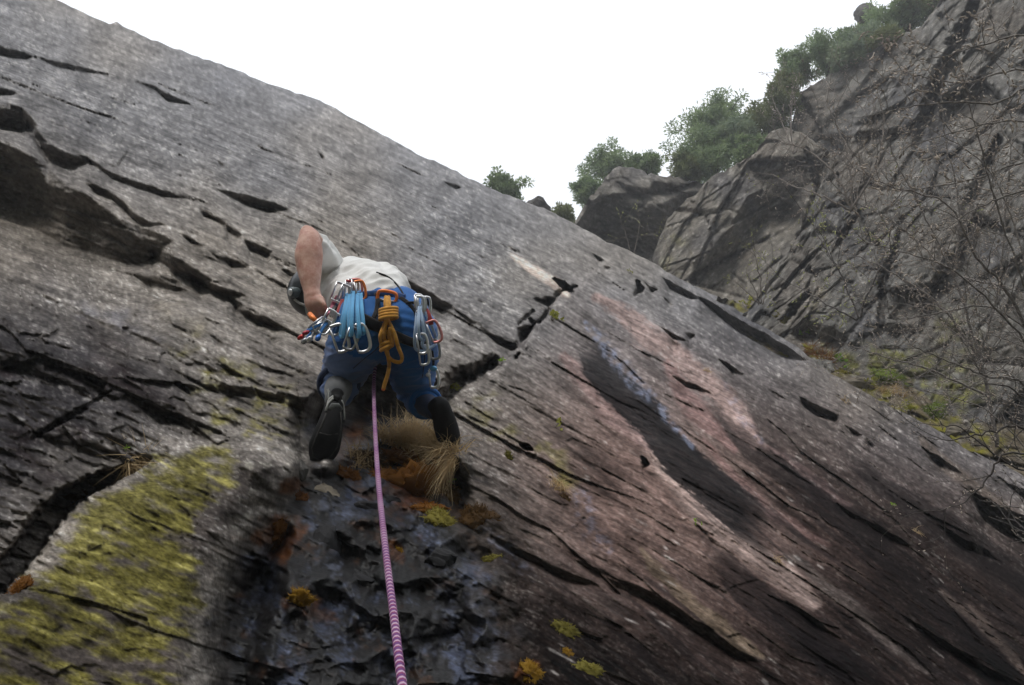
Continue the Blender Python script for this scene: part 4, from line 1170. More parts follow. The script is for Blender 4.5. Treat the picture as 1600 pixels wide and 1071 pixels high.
def fabric(name, col, col2=None, rough=0.85, weave=900.0, patch=6.0, sheen=0.2):
    m, t, b = mat_base(name)
    col2 = col2 or tuple(c * 0.72 for c in col)
    tc = N(t, 'ShaderNodeTexCoord'); nz = N(t, 'ShaderNodeTexNoise'); nz.inputs['Scale'].default_value = patch; nz.inputs['Detail'].default_value = 6
    t.links.new(tc.outputs['Object'], nz.inputs['Vector'])
    rp = N(t, 'ShaderNodeValToRGB'); rp.color_ramp.elements[0].position = 0.35; rp.color_ramp.elements[1].position = 0.65
    rp.color_ramp.elements[0].color = (*col2, 1); rp.color_ramp.elements[1].color = (*col, 1)
    t.links.new(nz.outputs['Fac'], rp.inputs[0]); t.links.new(rp.outputs[0], b.inputs['Base Color'])
    b.inputs['Roughness'].default_value = rough; b.inputs['Sheen Weight'].default_value = sheen; b.inputs['Specular IOR Level'].default_value = 0.25
    n2 = N(t, 'ShaderNodeTexNoise'); n2.inputs['Scale'].default_value = weave * 0.3; n2.inputs['Detail'].default_value = 2
    t.links.new(tc.outputs['Object'], n2.inputs['Vector'])
    bp = N(t, 'ShaderNodeBump'); bp.inputs['Strength'].default_value = 0.25; bp.inputs['Distance'].default_value = 0.002
    t.links.new(n2.outputs['Fac'], bp.inputs['Height']); t.links.new(bp.outputs[0], b.inputs['Normal'])
    return m


def skin_mat():
    m, t, b = mat_base('skin')
    tc = N(t, 'ShaderNodeTexCoord'); nz = N(t, 'ShaderNodeTexNoise'); nz.inputs['Scale'].default_value = 22; nz.inputs['Detail'].default_value = 8; nz.inputs['Roughness'].default_value = 0.7
    t.links.new(tc.outputs['Object'], nz.inputs['Vector'])
    rp = N(t, 'ShaderNodeValToRGB'); rp.color_ramp.elements[0].position = 0.36; rp.color_ramp.elements[1].position = 0.64
    rp.color_ramp.elements[0].color = (0.46, 0.21, 0.16, 1); rp.color_ramp.elements[1].color = (0.68, 0.44, 0.35, 1)
    t.links.new(nz.outputs['Fac'], rp.inputs[0]); t.links.new(rp.outputs[0], b.inputs['Base Color'])
    b.inputs['Roughness'].default_value = 0.55
    b.inputs['Subsurface Weight'].default_value = 0.12; b.inputs['Subsurface Radius'].default_value = (0.02, 0.008, 0.005)
    return m


M_SKIN = skin_mat()
M_SHIRT = fabric('shirt_cotton', (0.80, 0.80, 0.78), (0.74, 0.74, 0.73))
M_BLUE = fabric('blue_trouser_cloth', (0.032, 0.15, 0.44), (0.022, 0.11, 0.34))
M_NAVY = fabric('navy_cuff_cloth', (0.020, 0.035, 0.085))
M_WORN = fabric('worn_blue_cloth', (0.14, 0.21, 0.42), (0.09, 0.15, 0.34))
M_SOCK = fabric('grey_sock', (0.13, 0.135, 0.14))
M_SHOE = plain('black_rubber', (0.012, 0.012, 0.013), 0.75, spec=0.3, noise=0.5, scale=25, bump=0.2)
M_SHOE_G = plain('grey_shoe_leather', (0.16, 0.17, 0.17), 0.6, noise=0.4, scale=40, bump=0.2)
M_STRAP = plain('pale_strap', (0.55, 0.55, 0.54), 0.7, noise=0.2, scale=80)
M_BLUED = fabric('dark_blue_webbing', (0.018, 0.07, 0.22))
M_WEB = fabric('black_webbing', (0.012, 0.012, 0.014))
M_HELM = plain('dark_helmet_shell', (0.020, 0.024, 0.028), 0.3, noise=0.2, scale=30)
M_HELMB = plain('pale_helmet_band', (0.34, 0.38, 0.37), 0.4, noise=0.2, scale=30)
M_SILVER = plain('bare_aluminium', (0.75, 0.76, 0.78), 0.28, metal=0.9, noise=0.08, scale=60)
M_GREYM = plain('grey_metal', (0.35, 0.36, 0.38), 0.35, metal=0.8, noise=0.2, scale=60)
M_CYAN = fabric('light_blue_webbing', (0.16, 0.47, 0.78), (0.12, 0.37, 0.66))
M_BLUEW = fabric('blue_webbing', (0.035, 0.16, 0.42))
M_ICE = fabric('ice_blue_webbing', (0.48, 0.62, 0.82), (0.40, 0.54, 0.76))
M_PINK = fabric('pink_webbing', (0.56, 0.20, 0.28), (0.48, 0.15, 0.22))
M_RED = plain('red_anodised', (0.45, 0.03, 0.03), 0.35, metal=0.4, noise=0.2, scale=60)
M_REDW = fabric('red_webbing', (0.42, 0.07, 0.07))
M_ORANGE = plain('orange_anodised', (0.85, 0.24, 0.06), 0.4, metal=0.3, noise=0.15, scale=60)
M_CORD = fabric('orange_cord_sheath', (0.68, 0.34, 0.055), (0.56, 0.26, 0.04), rough=0.8, weave=1500, patch=60)


def climber():
    b = MB()
    # skin: torso, legs, arms, neck, head in one surface (slimmer than the clothes over them)
    limb(b, [(592, 480, 3.30, .105), (575, 462, 3.42, .105), (552, 450, 3.56, .115), (545, 444, 3.62, .09)])
    limb(b, [(572, 515, 3.15, .085), (552, 552, 3.28, .075), (533, 588, 3.40, .055), (529, 604, 3.22, .05), (526, 620, 3.05, .034)])
    limb(b, [(637, 515, 3.15, .085), (642, 560, 3.32, .075), (642, 602, 3.50, .055), (660, 624, 3.43, .042), (677, 641, 3.28, .030)])
    limb(b, [(512, 424, 3.55, .056), (500, 398, 3.42, .050), (484, 372, 3.27, .044)])                                    # left upper arm
    limb(b, [(481, 366, 3.26, .036), (483, 378, 3.24, .048), (483, 396, 3.22, .0565), (483, 414, 3.20, .053), (485, 436, 3.17, .043), (487, 454, 3.15, .034), (489, 464, 3.14, .036)])
    limb(b, [(476, 384, 3.225, .030), (474, 400, 3.20, .036), (477, 420, 3.185, .030)])      # forearm muscle
    b.ball(W(479, 361, 3.255), .024, None, 12, 8)
    limb(b, [(597, 446, 3.66, .055), (604, 456, 3.86, .045), (596, 452, 4.02, .038), (590, 448, 4.12, .032)])              # right arm on the rock
    # left hand: palm and five fingers reaching into the gear
    limb(b, [(488, 462, 3.145, .034), (491, 474, 3.135, .038), (494, 482, 3.135, .034)])
    limb(b, [(497, 472, 3.125, .030), (500, 480, 3.13, .028)])
    for (fx, fy, fz), (kx, ky), (ex, ey) in (((484, 481, 3.12), (485, 490), (490, 496)), ((489, 484, 3.115), (491, 493), (497, 499)), ((495, 485, 3.115), (498, 494), (504, 499)), ((501, 483, 3.12), (505, 490), (510, 494))):
        limb(b, [(fx, fy, fz, .0105), (kx, ky, fz + .005, .0098), ((kx + ex) / 2 + 1, (ky + ey) / 2 + 1, fz + .03, .0092), (ex, ey, fz + .06, .0080)], 8, 3)
    limb(b, [(500, 470, 3.11, .0125), (507, 478, 3.10, .0115), (509, 487, 3.12, .0095)], 8, 3)
    for k in range(4):
        limb(b, [(588 + 3 * k, 450, 4.13, .010), (586 + 3 * k, 445, 4.17, .009), (585 + 3 * k, 441, 4.20, .008)], 8, 2)
    # neck and head, bent down towards the harness
    limb(b, [(530, 440, 3.60, .062), (510, 448, 3.56, .056), (500, 452, 3.53, .06)])
    hc = W(497, 458, 3.52)
    fd = (W(494, 520, 3.44) - hc).normalized()                  # where the face points
    crown = (W(450, 452, 3.52) - hc).normalized(); crown = (crown - fd * crown.dot(fd)).normalized()
    side = fd.cross(crown)
    b.ball(hc, (.078, .098, .112), (side, fd, crown), 20, 14)
    b.ball(hc + fd * .05 - crown * .06, (.05, .055, .055), (side, fd, crown), 14, 10)          # jaw
    b.ball(hc + fd * .104 - crown * .012, (.012, .017, .026), (side, fd, crown), 10, 8)           # nose
    for sgn in (-1, 1): b.ball(hc + side * (.078 * sgn) - crown * .015, (.010, .02, .03), (side, fd, crown), 10, 8)     # ears
    body, bbv = skin('person', b, 0.0045, M_SKIN, None, 5)
    tag(body, 'climber in white shirt and blue trousers, seen from below, left elbow raised', 'person')
    for sgn in (-1, 1):
        e = MB(); e.ball(hc + fd * .088 + side * (.032 * sgn) + crown * .008, .011, None, 10, 8); e.build('eye', plain('eye_white', (0.6, 0.58, 0.55), 0.3, noise=0.05), body)
    mth = MB(); mth.tube([hc + fd * .10 - crown * .058 + side * k for k in (-.024, -.012, 0, .012, .024)], [.003, .005, .0055, .005, .003], 6); mth.build('mouth', plain('lip', (0.36, 0.14, 0.12), 0.5), body)
    hr = MB(); hr.ball(hc - fd * .02 + crown * .004, (.082, .09, .112), (side, fd, crown), 16, 10); hr.build('hair', plain('brown_hair', (0.10, 0.045, 0.025), 0.7, noise=0.5, scale=90, bump=0.6), body)

    # shirt
    t = MB()
    limb(t, [(596, 476, 3.27, .125), (588, 468, 3.34, .132), (572, 458, 3.46, .136), (553, 450, 3.58, .140), (546, 446, 3.64, .12)])
    limb(t, [(606, 470, 3.29, .085), (604, 458, 3.42, .10), (596, 446, 3.60, .10)])
    limb(t, [(560, 470, 3.30, .10), (540, 462, 3.45, .11), (528, 448, 3.55, .10)])
    limb(t, [(532, 438, 3.57, .085), (514, 422, 3.54, .076), (502, 401, 3.43, .066), (493, 387, 3.345, .0585)])
    limb(t, [(585, 442, 3.62, .09), (600, 448, 3.70, .075), (605, 455, 3.82, .06)])
    def shirt_fold(p):
        q_ = Vector((p.x * 7 + p.z * 5, p.y * 7, p.z * 15 - p.x * 11))
        return 0.011 * (1 - abs(mnoise.noise(q_ * 1.0)) * 2.2) + 0.004 * mnoise.noise(p * 28)
    shirt, sbv = skin('shirt', t, 0.007, M_SHIRT, body, 10, shirt_fold)
    shirt['label'] = 'white short-sleeved shirt'

    # trousers
    t = MB()
    limb(t, [(594, 481, 3.27, .116), (595, 489, 3.24, .124), (598, 500, 3.20, .128)])
    limb(t, [(618, 480, 3.25, .085), (629, 490, 3.20, .10), (636, 510, 3.15, .108), (641, 535, 3.18, .108), (644, 565, 3.28, .098), (645, 592, 3.42, .086), (648, 606, 3.50, .078), (658, 622, 3.42, .068), (664, 629, 3.36, .062)])
    limb(t, [(566, 486, 3.22, .09), (568, 502, 3.16, .108), (565, 524, 3.13, .112), (552, 550, 3.20, .106), (542, 571, 3.29, .092), (535, 588, 3.37, .080), (531, 598, 3.31, .077), (529.5, 604, 3.25, .074)])
    limb(t, [(600, 530, 3.17, .09), (604, 545, 3.19, .06)])
    def trouser_fold(p):
        c = (p - CAM); zz = c.dot(FWD); px = CX + c.dot(RT) / zz * FPX; py = CY - c.dot(UP) / zz * FPX
        f = 1 - abs(mnoise.noise(Vector((px * 0.012, py * 0.055 - px * 0.012, zz * 3)))) * 2.4
        crease = sst(500, 560, np.float64(py))
        return float(0.004 + 0.006 * f + 0.007 * crease * max(0, 1 - abs(mnoise.noise(Vector((px * 0.02, py * 0.09 + px * 0.03, zz * 6)))) * 4)) + 0.002 * mnoise.noise(p * 40)
    trou, tbv = skin('trousers', t, 0.0075, M_BLUE, body, 9, trouser_fold)
    trou['label'] = 'blue climbing trousers rolled up at the left calf'
    # the left thigh is worn paler
    trou.data.materials.append(M_WORN)
    for p in trou.data.polygons:
        c = (Vector(p.center) - CAM); zz = c.dot(FWD); px = CX + c.dot(RT) / zz * FPX; py = CY - c.dot(UP) / zz * FPX
        if px < 590 and py > 545 + 0.30 * (px - 520) + 4 * mnoise.noise(Vector((px * .1, py * .1, 0))) and zz < 3.6: p.material_index = 1

    def at_t(x, y, off=0.012, dz=3.1):
        d = (W(x, y, 1) - CAM).normalized()
        h = None
        for bv in (tbv, sbv):
            loc, nor, i, ds = bv.ray_cast(CAM, d)
            if loc is not None and (h is None or ds < h[1]): h = (loc, ds)
        if h is None: return W(x, y, dz)
        return h[0] - d * off

    for pts in ([(604, 470), (603, 490), (601, 512), (598, 534)], [(648, 490), (660, 520), (664, 550), (660, 590)], [(598, 534), (586, 548), (570, 560), (552, 576)]):
        m = MB(); m.tube([at_t(x, y, .0008) for x, y, _ in smooth_path([(a, c, 0) for a, c in pts], 6)], .0022, 6); m.build('seam', M_NAVY, trou)
    # rolled cuff of the left leg, right cuff
    for pts, r in (([(529.5, 600, 3.25), (528.5, 606, 3.21)], .078), ([(663, 628, 3.35), (666, 632, 3.32)], .062)):
        a, c = W(*pts[0]), W(*pts[1])
        ax = (c - a).normalized(); u = ax.orthogonal().normalized(); v = ax.cross(u)
        m = MB()
        for k in range(2):
            ring = [a + ax * (k * .016) + (u * math.cos(q_) + v * math.sin(q_)) * (r * (1 + .02 * math.sin(3 * q_ + k))) for q_ in np.linspace(0, 2 * math.pi, 28, endpoint=False)]
            m.tube(ring, .0125, 8, closed=True)
        m.build('cuff', M_NAVY if r > .07 else M_BLUE, trou)
    # socks
    m = MB(); limb(m, [(530, 602, 3.25, .058), (528, 610, 3.15, .055), (526, 620, 3.05, .044), (524, 626, 3.01, .042)]); sk, _ = skin('sock', m, .007, M_SOCK, body, 5)
    sk['label'] = 'grey sock on the left calf'
    m = MB(); limb(m, [(659, 626, 3.38, .054), (668, 634, 3.31, .050), (677, 641, 3.26, .042)]); skin('sock', m, .007, M_NAVY, body, 5)

    # shoes: heel raised, toe on the rock, sole towards the camera
    def shoe(pts, w, straps, label):
        m = MB()
        for (x, y, z, r, rx) in pts:
            pass
        P3 = smooth_path([tuple(W(x, y, z)) + (r, rx) for x, y, z, r, rx in pts], 6)
        for i in range(len(P3) - 1):
            p = Vector(P3[i][:3]); d = (Vector(P3[i + 1][:3]) - p).normalized()
            view = (p - CAM).normalized(); u = d.cross(view).normalized(); v = u.cross(d)
            m.ball(p, (P3[i][4], P3[i][3], P3[i][3]), (u, v, d), 16, 10)
        so, sv = skin('shoe', m, .005, M_SHOE, body, 6)
        so['label'] = label
        return so, sv
    so, sv = shoe([(526, 619, 3.01, .032, .030), (522, 634, 2.99, .036, .036), (518, 656, 2.97, .038, .045), (512, 680, 2.965, .040, .055), (506, 700, 2.98, .034, .060), (498, 716, 3.01, .024, .044), (492, 722, 3.03, .018, .026)], .05, True, 'black rubber climbing shoe on the left foot with pale heel straps')
    m = MB()
    def on(bv, x, y, off=.003):
        d = (W(x, y, 1) - CAM).normalized(); loc, nor, i, ds = bv.ray_cast(CAM, d)
        return (loc - d * off) if loc is not None else W(x, y, 3.0)
    m.tube([on(sv, x, y) for x, y in ((511, 633), (514, 624), (521, 619))], .0045, 6); m.build('strap', M_STRAP, so)
    m = MB(); m.tube([on(sv, x, y) for x, y in ((509, 642), (513, 630), (520, 623), (528, 622))], .0045, 6); m.build('strap', M_STRAP, so)
    m = MB(); m.tube([on(sv, x, y) for x, y in ((534, 626), (537, 634), (538, 646), (538, 656))], .0035, 6); m.build('strap', M_STRAP, so)
    m = MB(); m.tube([on(sv, x, y) for x, y in ((512, 608), (514, 614), (513, 622))], .0045, 6); m.build('lace', M_STRAP, so)
    m = MB(); m.tube([on(sv, x, y, .001) for x, y in ((510, 646), (503, 664), (494, 684), (488, 700), (490, 714), (502, 720), (516, 714), (526, 700), (531, 682), (533, 660), (532, 644))], .0035, 6); m.build('rand', plain('worn_rubber_edge', (0.045, 0.043, 0.04), 0.8, noise=0.5, scale=60), so)
    m = MB(); m.tube([on(sv, x, y, .0005) for x, y in ((499, 676), (512, 680), (528, 678))], .0028, 6); m.build('sole_seam', plain('sole_seam_rubber', (0.035, 0.034, 0.033), 0.8, noise=0.5, scale=60), so)
    m = MB(); a = on(sv, 526, 622, .006); m.ball(a, (.013, .008, .013), (RT, FWD, UP), 10, 8); m.build('heel_tab', M_SHOE, so)
    m = MB(); P3 = [on(sv, x, y, .001) for x, y in ((515, 640), (520, 634), (527, 634), (534, 641))]; m.tube(P3, [.008, .011, .011, .008], 8, flat=.35, flatdir=FWD); m.build('heel_patch', M_SHOE_G, so)
    shoe([(676, 642, 3.26, .036, .036), (687, 633, 3.23, .036, .037), (692, 650, 3.24, .040, .046), (697, 668, 3.27, .040, .052), (702, 686, 3.31, .034, .050), (706, 699, 3.36, .024, .034), (708, 704, 3.40, .016, .022)], .05, False, 'black climbing shoe on the right foot')

    # helmet with pale band and headlamp
    he = MB()
    he.ball(hc + crown * .012 - fd * .008, (.104, .122, .124), (side, fd, crown), 24, 14)
    keep = [(i, v) for i, v in enumerate(he.v)]
    cut = hc - crown * .005 - fd * .02
    nrm = (crown * 0.9 + fd * -0.28).normalized()
    nv = []
    for v in he.v:
        d = (Vector(v) - cut).dot(nrm)
        nv.append(tuple(Vector(v) - nrm * min(d + .012, 0)) if d < -.012 else v)
    he.v = nv
    hel = he.build('helmet', M_HELM, body); hel['label'] = 'dark climbing helmet with a pale band'
    bd = MB()
    ring = []
    for q_ in np.linspace(0, 2 * math.pi, 40, endpoint=False):
        ring.append(hc + crown * .034 - fd * .008 + side * (math.cos(q_) * .102) + fd * (math.sin(q_) * .120))
    bd.tube(ring, .011, 8, closed=True, flat=1.0); bd.build('helmet_band', M_HELMB, hel)
    hl = MB(); lc = W(459, 457, 3.42); ax = (lc - hc).normalized()
    hl.tube([lc - ax * .03, lc + ax * .004, lc + ax * .018], [.022, .024, .022], 16)
    lamp = hl.build('headlamp', plain('headlamp_case', (0.10, 0.13, 0.14), 0.35, noise=0.2), hel)
    hl = MB(); hl.ball(lc + ax * .018, (.016, .016, .006), (ax.orthogonal().normalized(), ax.cross(ax.orthogonal().normalized()), ax), 12, 8); hl.build('lens', M_SILVER, hel)
    ch = MB(); ch.tube([W(460, 468, 3.42), W(468, 474, 3.42), W(478, 478, 3.43), W(488, 480, 3.44)], .006, 6); ch.build('chin_strap', M_STRAP, hel)

    # harness
    har = empty('harness', (0, 0, 0)); har.parent = body
    def band(name, pts, w, off=.010, mat=M_WEB, th=.30, par=None):
        P = smooth_path([tuple(p) for p in pts], 6)
        m = MB(); q3 = [at_t(x, y, off) for x, y in P]
        m.tube(q3, w, 8, flat=th, flatdir=FWD)
        return m.build(name, mat, par or har)
    band('waist_belt', [(526, 478), (546, 467), (570, 462), (592, 460.5), (612, 461), (632, 467)], .017, .007, M_BLUED)
    band('leg_loop', [(545, 490), (562, 497), (582, 507), (602, 516)], .024)
    band('leg_loop', [(602, 516), (618, 524), (640, 534), (664, 540)], .018)
    band('strap', [(589, 460), (590, 472), (588, 486), (582, 500)], .009)
    band('strap', [(624, 464), (638, 474), (650, 488), (656, 504)], .008)
    band('strap', [(603, 518), (606, 534), (604, 550)], .010)
    band('gear_loop', [(524, 486), (536, 470), (556, 462)], .006, .02)
    band('gear_loop', [(634, 474), (648, 474), (664, 484)], .006, .02)
    band('buckle', [(586, 462), (592, 460)], .010, .014, M_WEB, 0.6)
    band('seam', [(588, 426), (608, 434), (624, 450), (632, 464)], .004, .003, M_WEB, 0.5, shirt)
    band('label_tab', [(624, 463), (634, 462)], .006, .006, M_WEB, 0.5)
    return body, tbv, sbv, at_t


PERSON, TBV, SBV, AT = climber()


def carabiner(parent, c, axis, size, mat, facing=None, name='carabiner', r=.0055):
    """a D-shaped ring with a gate; axis points from its top to its wide end"""
    c = Vector(c); ax = Vector(axis).normalized()
    f = Vector(facing) if facing else (c - CAM).normalized()
    f = (f - ax * f.dot(ax)).normalized(); u = ax.cross(f)
    L = size
    out = [(-.5, -.20), (-.5, .10), (-.42, .24), (-.1, .30), (.3, .27), (.47, .16), (.5, -.05), (.45, -.20)]
    P = smooth_path([tuple(c + ax * (a * L) + u * (b * L)) for a, b in out], 5)
    m = MB(); m.tube([Vector(p) for p in P], r, 8)
    o = m.build(name, mat, parent)
    g = MB(); g.tube([c + ax * (.45 * L) + u * (-.20 * L), c + ax * (-.5 * L) + u * (-.20 * L)], r * .72, 6); g.build('gate', M_SILVER, o if parent else None)
    return o


def thing(name, label, cat, loc, group=None):
    t = empty(name, loc); return tag(t, label, cat, group)


def web(parent, pts, w, mat, th=.28, name='sling', closed=False, sub=6, fd=None):
    P = smooth_path([tuple(p) for p in pts], sub, closed)
    m = MB(); m.tube([Vector(p) for p in P], w, 8, flat=th, flatdir=fd or FWD, closed=closed)
    return m.build(name, mat, parent)


def G(x, y, off=.03, dz=3.05):
    return AT(x, y, off, dz)


def gear():
    g1 = 'light blue slings racked on the left gear loop'
    spec = [([(541, 462), (537, 482), (531, 502), (526, 516)], 'darker blue sling at the left of the sling bundle', .030),
            ([(545, 459), (541, 484), (537, 506), (535, 524)], 'wide light blue sling ending in the big silver carabiner', .045),
            ([(551, 456), (549, 480), (548, 504), (548, 522)], 'light blue sling in the middle of the bundle', .055),
            ([(557, 456), (557, 482), (559, 506), (560, 524)], 'light blue sling right of the middle of the bundle', .045),
            ([(562, 459), (564, 484), (566, 506), (567, 520)], 'rightmost light blue sling of the bundle', .035)]
    for i, (pts, lab, off) in enumerate(spec):
        P = [G(x, y, off, 3.02) for x, y in pts]
        t = thing('quickdraw_sling', lab, 'sling', P[0], g1)
        d = [W(2.4, 0, 3.0) - W(0, 0, 3.0)][0]
        a = [p - d for p in P]; bq = [p + d * 0.9 - FWD * .012 for p in P]
        web(t, a + list(reversed(bq)), .0085, M_CYAN if i else M_BLUEW)
        carabiner(t, P[0] + UP * .012, UP * -1 + RT * .1 * (i - 2), .075, (M_SILVER, M_RED, M_SILVER, M_PINKM, M_ORANGE)[i])
        if i in (1, 3): carabiner(t, P[-1] - UP * .012 + RT * (-.012 if i == 1 else .008), (-UP + RT * (.35 if i == 1 else .3)), .105, M_SILVER, r=.007)
        if i == 2: carabiner(t, P[-1] - UP * .018, (-UP - RT * .35), .085, M_GREYM)
    # pink quickdraws
    for pts, lab, mt in (([(527, 464), (519, 478), (512, 492)], 'pink quickdraw beside the climber\'s left hand', M_PINK), ([(536, 468), (530, 484), (525, 500)], 'dark red quickdraw between the pink one and the blue slings', M_REDW)):
        P = [G(x, y, .06, 2.98) for x, y in pts]
        t = thing('quickdraw', lab, 'quickdraw', P[0], 'short quickdraws on the left gear loop')
        web(t, P, .0095, mt)
        carabiner(t, P[0] + UP * .02, -UP + RT * -.4, .075, M_SILVER); carabiner(t, P[-1] - UP * .02, -UP - RT * .5, .08, M_SILVER)
    # wired nuts fanning out to the left
    for i, (e, mt, lab) in enumerate((((470, 527), M_RED, 'nut on a blue sling with a red head, far left of the rack'), ((476, 533), M_GREYM, 'nut on a blue sling with a grey head, below the red one'),
                                      ((484, 530), M_SILVER, 'silver-headed nut on a blue sling in the middle of the fan'), ((497, 528), M_BLUEM, 'blue-headed nut hanging nearest the trousers'), ((478, 520), M_REDM, 'upper dark red nut of the fan'))):
        a = G(510 + i, 497 + 2 * i, .05, 2.99); c = W(e[0], e[1], 2.97 - .01 * i)
        t = thing('climbing_nut', lab, 'nut', a, 'wired nuts fanning out from the left gear loop')
        mid = a.lerp(c, .5) + UP * .008
        web(t, [a, mid, c], .006, M_BLUEW if i != 2 else M_GREYM, .35)
        d = (c - a).normalized(); u = d.orthogonal().normalized(); v = d.cross(u)
        m = MB(); m.ball(c, (.011, .009, .016), (u, v, d), 8, 6); m.build('head', mt, t)
        carabiner(t, a.lerp(c, .35), d, .065, M_SILVER if i % 2 else M_GREYM, r=.0045)
    t = thing('nut_tool', 'orange plastic-sleeved tool under the climber\'s left hand', 'tool', W(488, 497, 3.0))
    m = MB(); m.tube([W(484, 491, 3.02), W(488, 496, 3.0), W(494, 502, 2.99)], [.010, .011, .009], 8); m.build('handle', M_ORANGE, t)
    m = MB(); m.tube([W(494, 502, 2.99), W(502, 508, 2.99)], [.005, .004], 6); m.build('blade', M_GREYM, t)

    # right-hand rack
    g2 = 'pale slings racked on the right gear loop'
    for pts, lab, off in (([(653, 477), (650, 505), (648, 532), (650, 546), (661, 549), (672, 543), (668, 520), (661, 498), (656, 478)], 'big pale blue sling loop on the right hip', .03),
                          ([(658, 480), (660, 504), (662, 526), (660, 540), (667, 545), (678, 540), (682, 532), (676, 514), (668, 496), (661, 479)], 'outer pale blue sling loop on the right hip', .05),
                          ([(655, 480), (654, 505), (655, 525), (659, 531), (663, 524), (660, 502)], 'short pale blue sling loop on the right hip', .06)):
        P = [G(x, y, off, 3.06) for x, y in pts]
        t = thing('sling_loop', lab, 'sling', P[0], g2)
        web(t, P, .0062, M_ICE, .5, closed=True)
        carabiner(t, P[0] + UP * .01, -UP, .06, M_SILVER)
        k = len(P) // 2
        carabiner(t, P[k] - UP * .016, -UP + RT * .15, .075, M_SILVER if 'outer' not in lab else M_GREYM)
    P = [G(x, y, .06, 3.04) for x, y in ((665, 484), (670, 494), (674, 508))]
    t = thing('quickdraw', 'red quickdraw hanging at the far right of the rack', 'quickdraw', P[0])
    web(t, P, .010, M_REDW); carabiner(t, P[0] + UP * .016, -UP, .065, M_SILVER); carabiner(t, P[-1] - UP * .026 + RT * .01, -UP + RT * .4, .085, M_PINKM)
    P = [W(675, 548, 3.10), W(677, 562, 3.09), W(677, 574, 3.08)]
    t = thing('belay_device', 'small silver and blue device hanging below the right rack', 'belay device', P[0])
    web(t, P, .005, M_WEB); m = MB(); m.ball(P[-1] - UP * .006, (.016, .012, .012), (RT, FWD, UP), 10, 8); m.build('head', M_CYANM, t)
    carabiner(t, P[-1] - UP * .045, -UP + RT * .1, .07, M_SILVER, r=.006)
    m = MB(); m.ball(P[-1] - UP * .03 - RT * .02, .010, None, 8, 6); m.build('nut', M_SILVER, t)

    # orange cord on an orange carabiner
    c0 = G(605, 464, .03)
    t = thing('accessory_cord', 'bundled orange cord knotted and hanging from an orange carabiner at the back of the harness', 'cord', c0)
    carabiner(t, c0, RT + UP * -.15, .075, M_ORANGE, r=.0065)
    def cord(pts, offs, r=.0078):
        P = smooth_path([(x, y, o) for (x, y), o in zip(pts, offs)], 5)
        web_ = MB(); web_.tube([G(x, y, o) for x, y, o in P], r, 8); return web_.build('cord', M_CORD, t)
    cord([(603, 464), (602, 474), (604, 486), (606, 500), (612, 512), (617, 524), (622, 542), (628, 558), (625, 566), (614, 564), (606, 556), (603, 546)], [.03, .035, .03, .03, .04, .045, .05, .055, .06, .06, .06, .055])
    cord([(607, 464), (608, 476), (606, 490), (602, 504), (597, 516), (594, 528), (597, 540), (604, 546), (609, 540), (608, 528), (604, 516)], [.035, .04, .035, .045, .05, .05, .055, .06, .055, .045, .04])
    cord([(605, 466), (605, 480), (604, 500), (601, 514), (600, 528), (606, 538), (613, 540), (612, 528), (609, 512)], [.045, .05, .055, .06, .06, .06, .055, .05, .05])
    cord([(604, 545), (607, 560), (608, 572), (605, 588), (601, 600), (599, 608)], [.07, .07, .07, .065, .06, .06], .0082)
    for k in range(4):
        y = 484 + 4.4 * k
        ring = []
        for q_ in np.linspace(0, 2 * math.pi, 20, endpoint=False):
            p = G(607, y, .042) + RT * (.033 * math.cos(q_)) + FWD * (.026 * math.sin(q_)) + UP * (.006 * math.cos(q_ + .7))
            ring.append(p)
        m = MB(); m.tube(ring, .0078, 8, closed=True); m.build('wrap', M_CORD, t)
    for k in range(2):
        ring = [G(604, 543, .06) + RT * (.022 * math.cos(q_)) + FWD * (.02 * math.sin(q_)) + UP * (.012 * math.cos(q_ + k) + .008 * k) for q_ in np.linspace(0, 2 * math.pi, 16, endpoint=False)]
        m = MB(); m.tube(ring, .0078, 8, closed=True); m.build('wrap', M_CORD, t)
    m = MB(); m.ball(G(599, 608, .06), .0085, None, 8, 6); m.build('cord_end', M_ORANGE, t)


M_PINKM = plain('pink_anodised', (0.62, 0.25, 0.24), 0.35, metal=0.5, noise=0.15, scale=60)
M_BLUEM = plain('blue_anodised', (0.04, 0.16, 0.50), 0.35, metal=0.5, noise=0.15, scale=60)
M_REDM = plain('dark_red_anodised', (0.30, 0.03, 0.05), 0.35, metal=0.5, noise=0.15, scale=60)
M_CYANM = plain('cyan_anodised', (0.14, 0.42, 0.72), 0.35, metal=0.4, noise=0.15, scale=60)
gear()


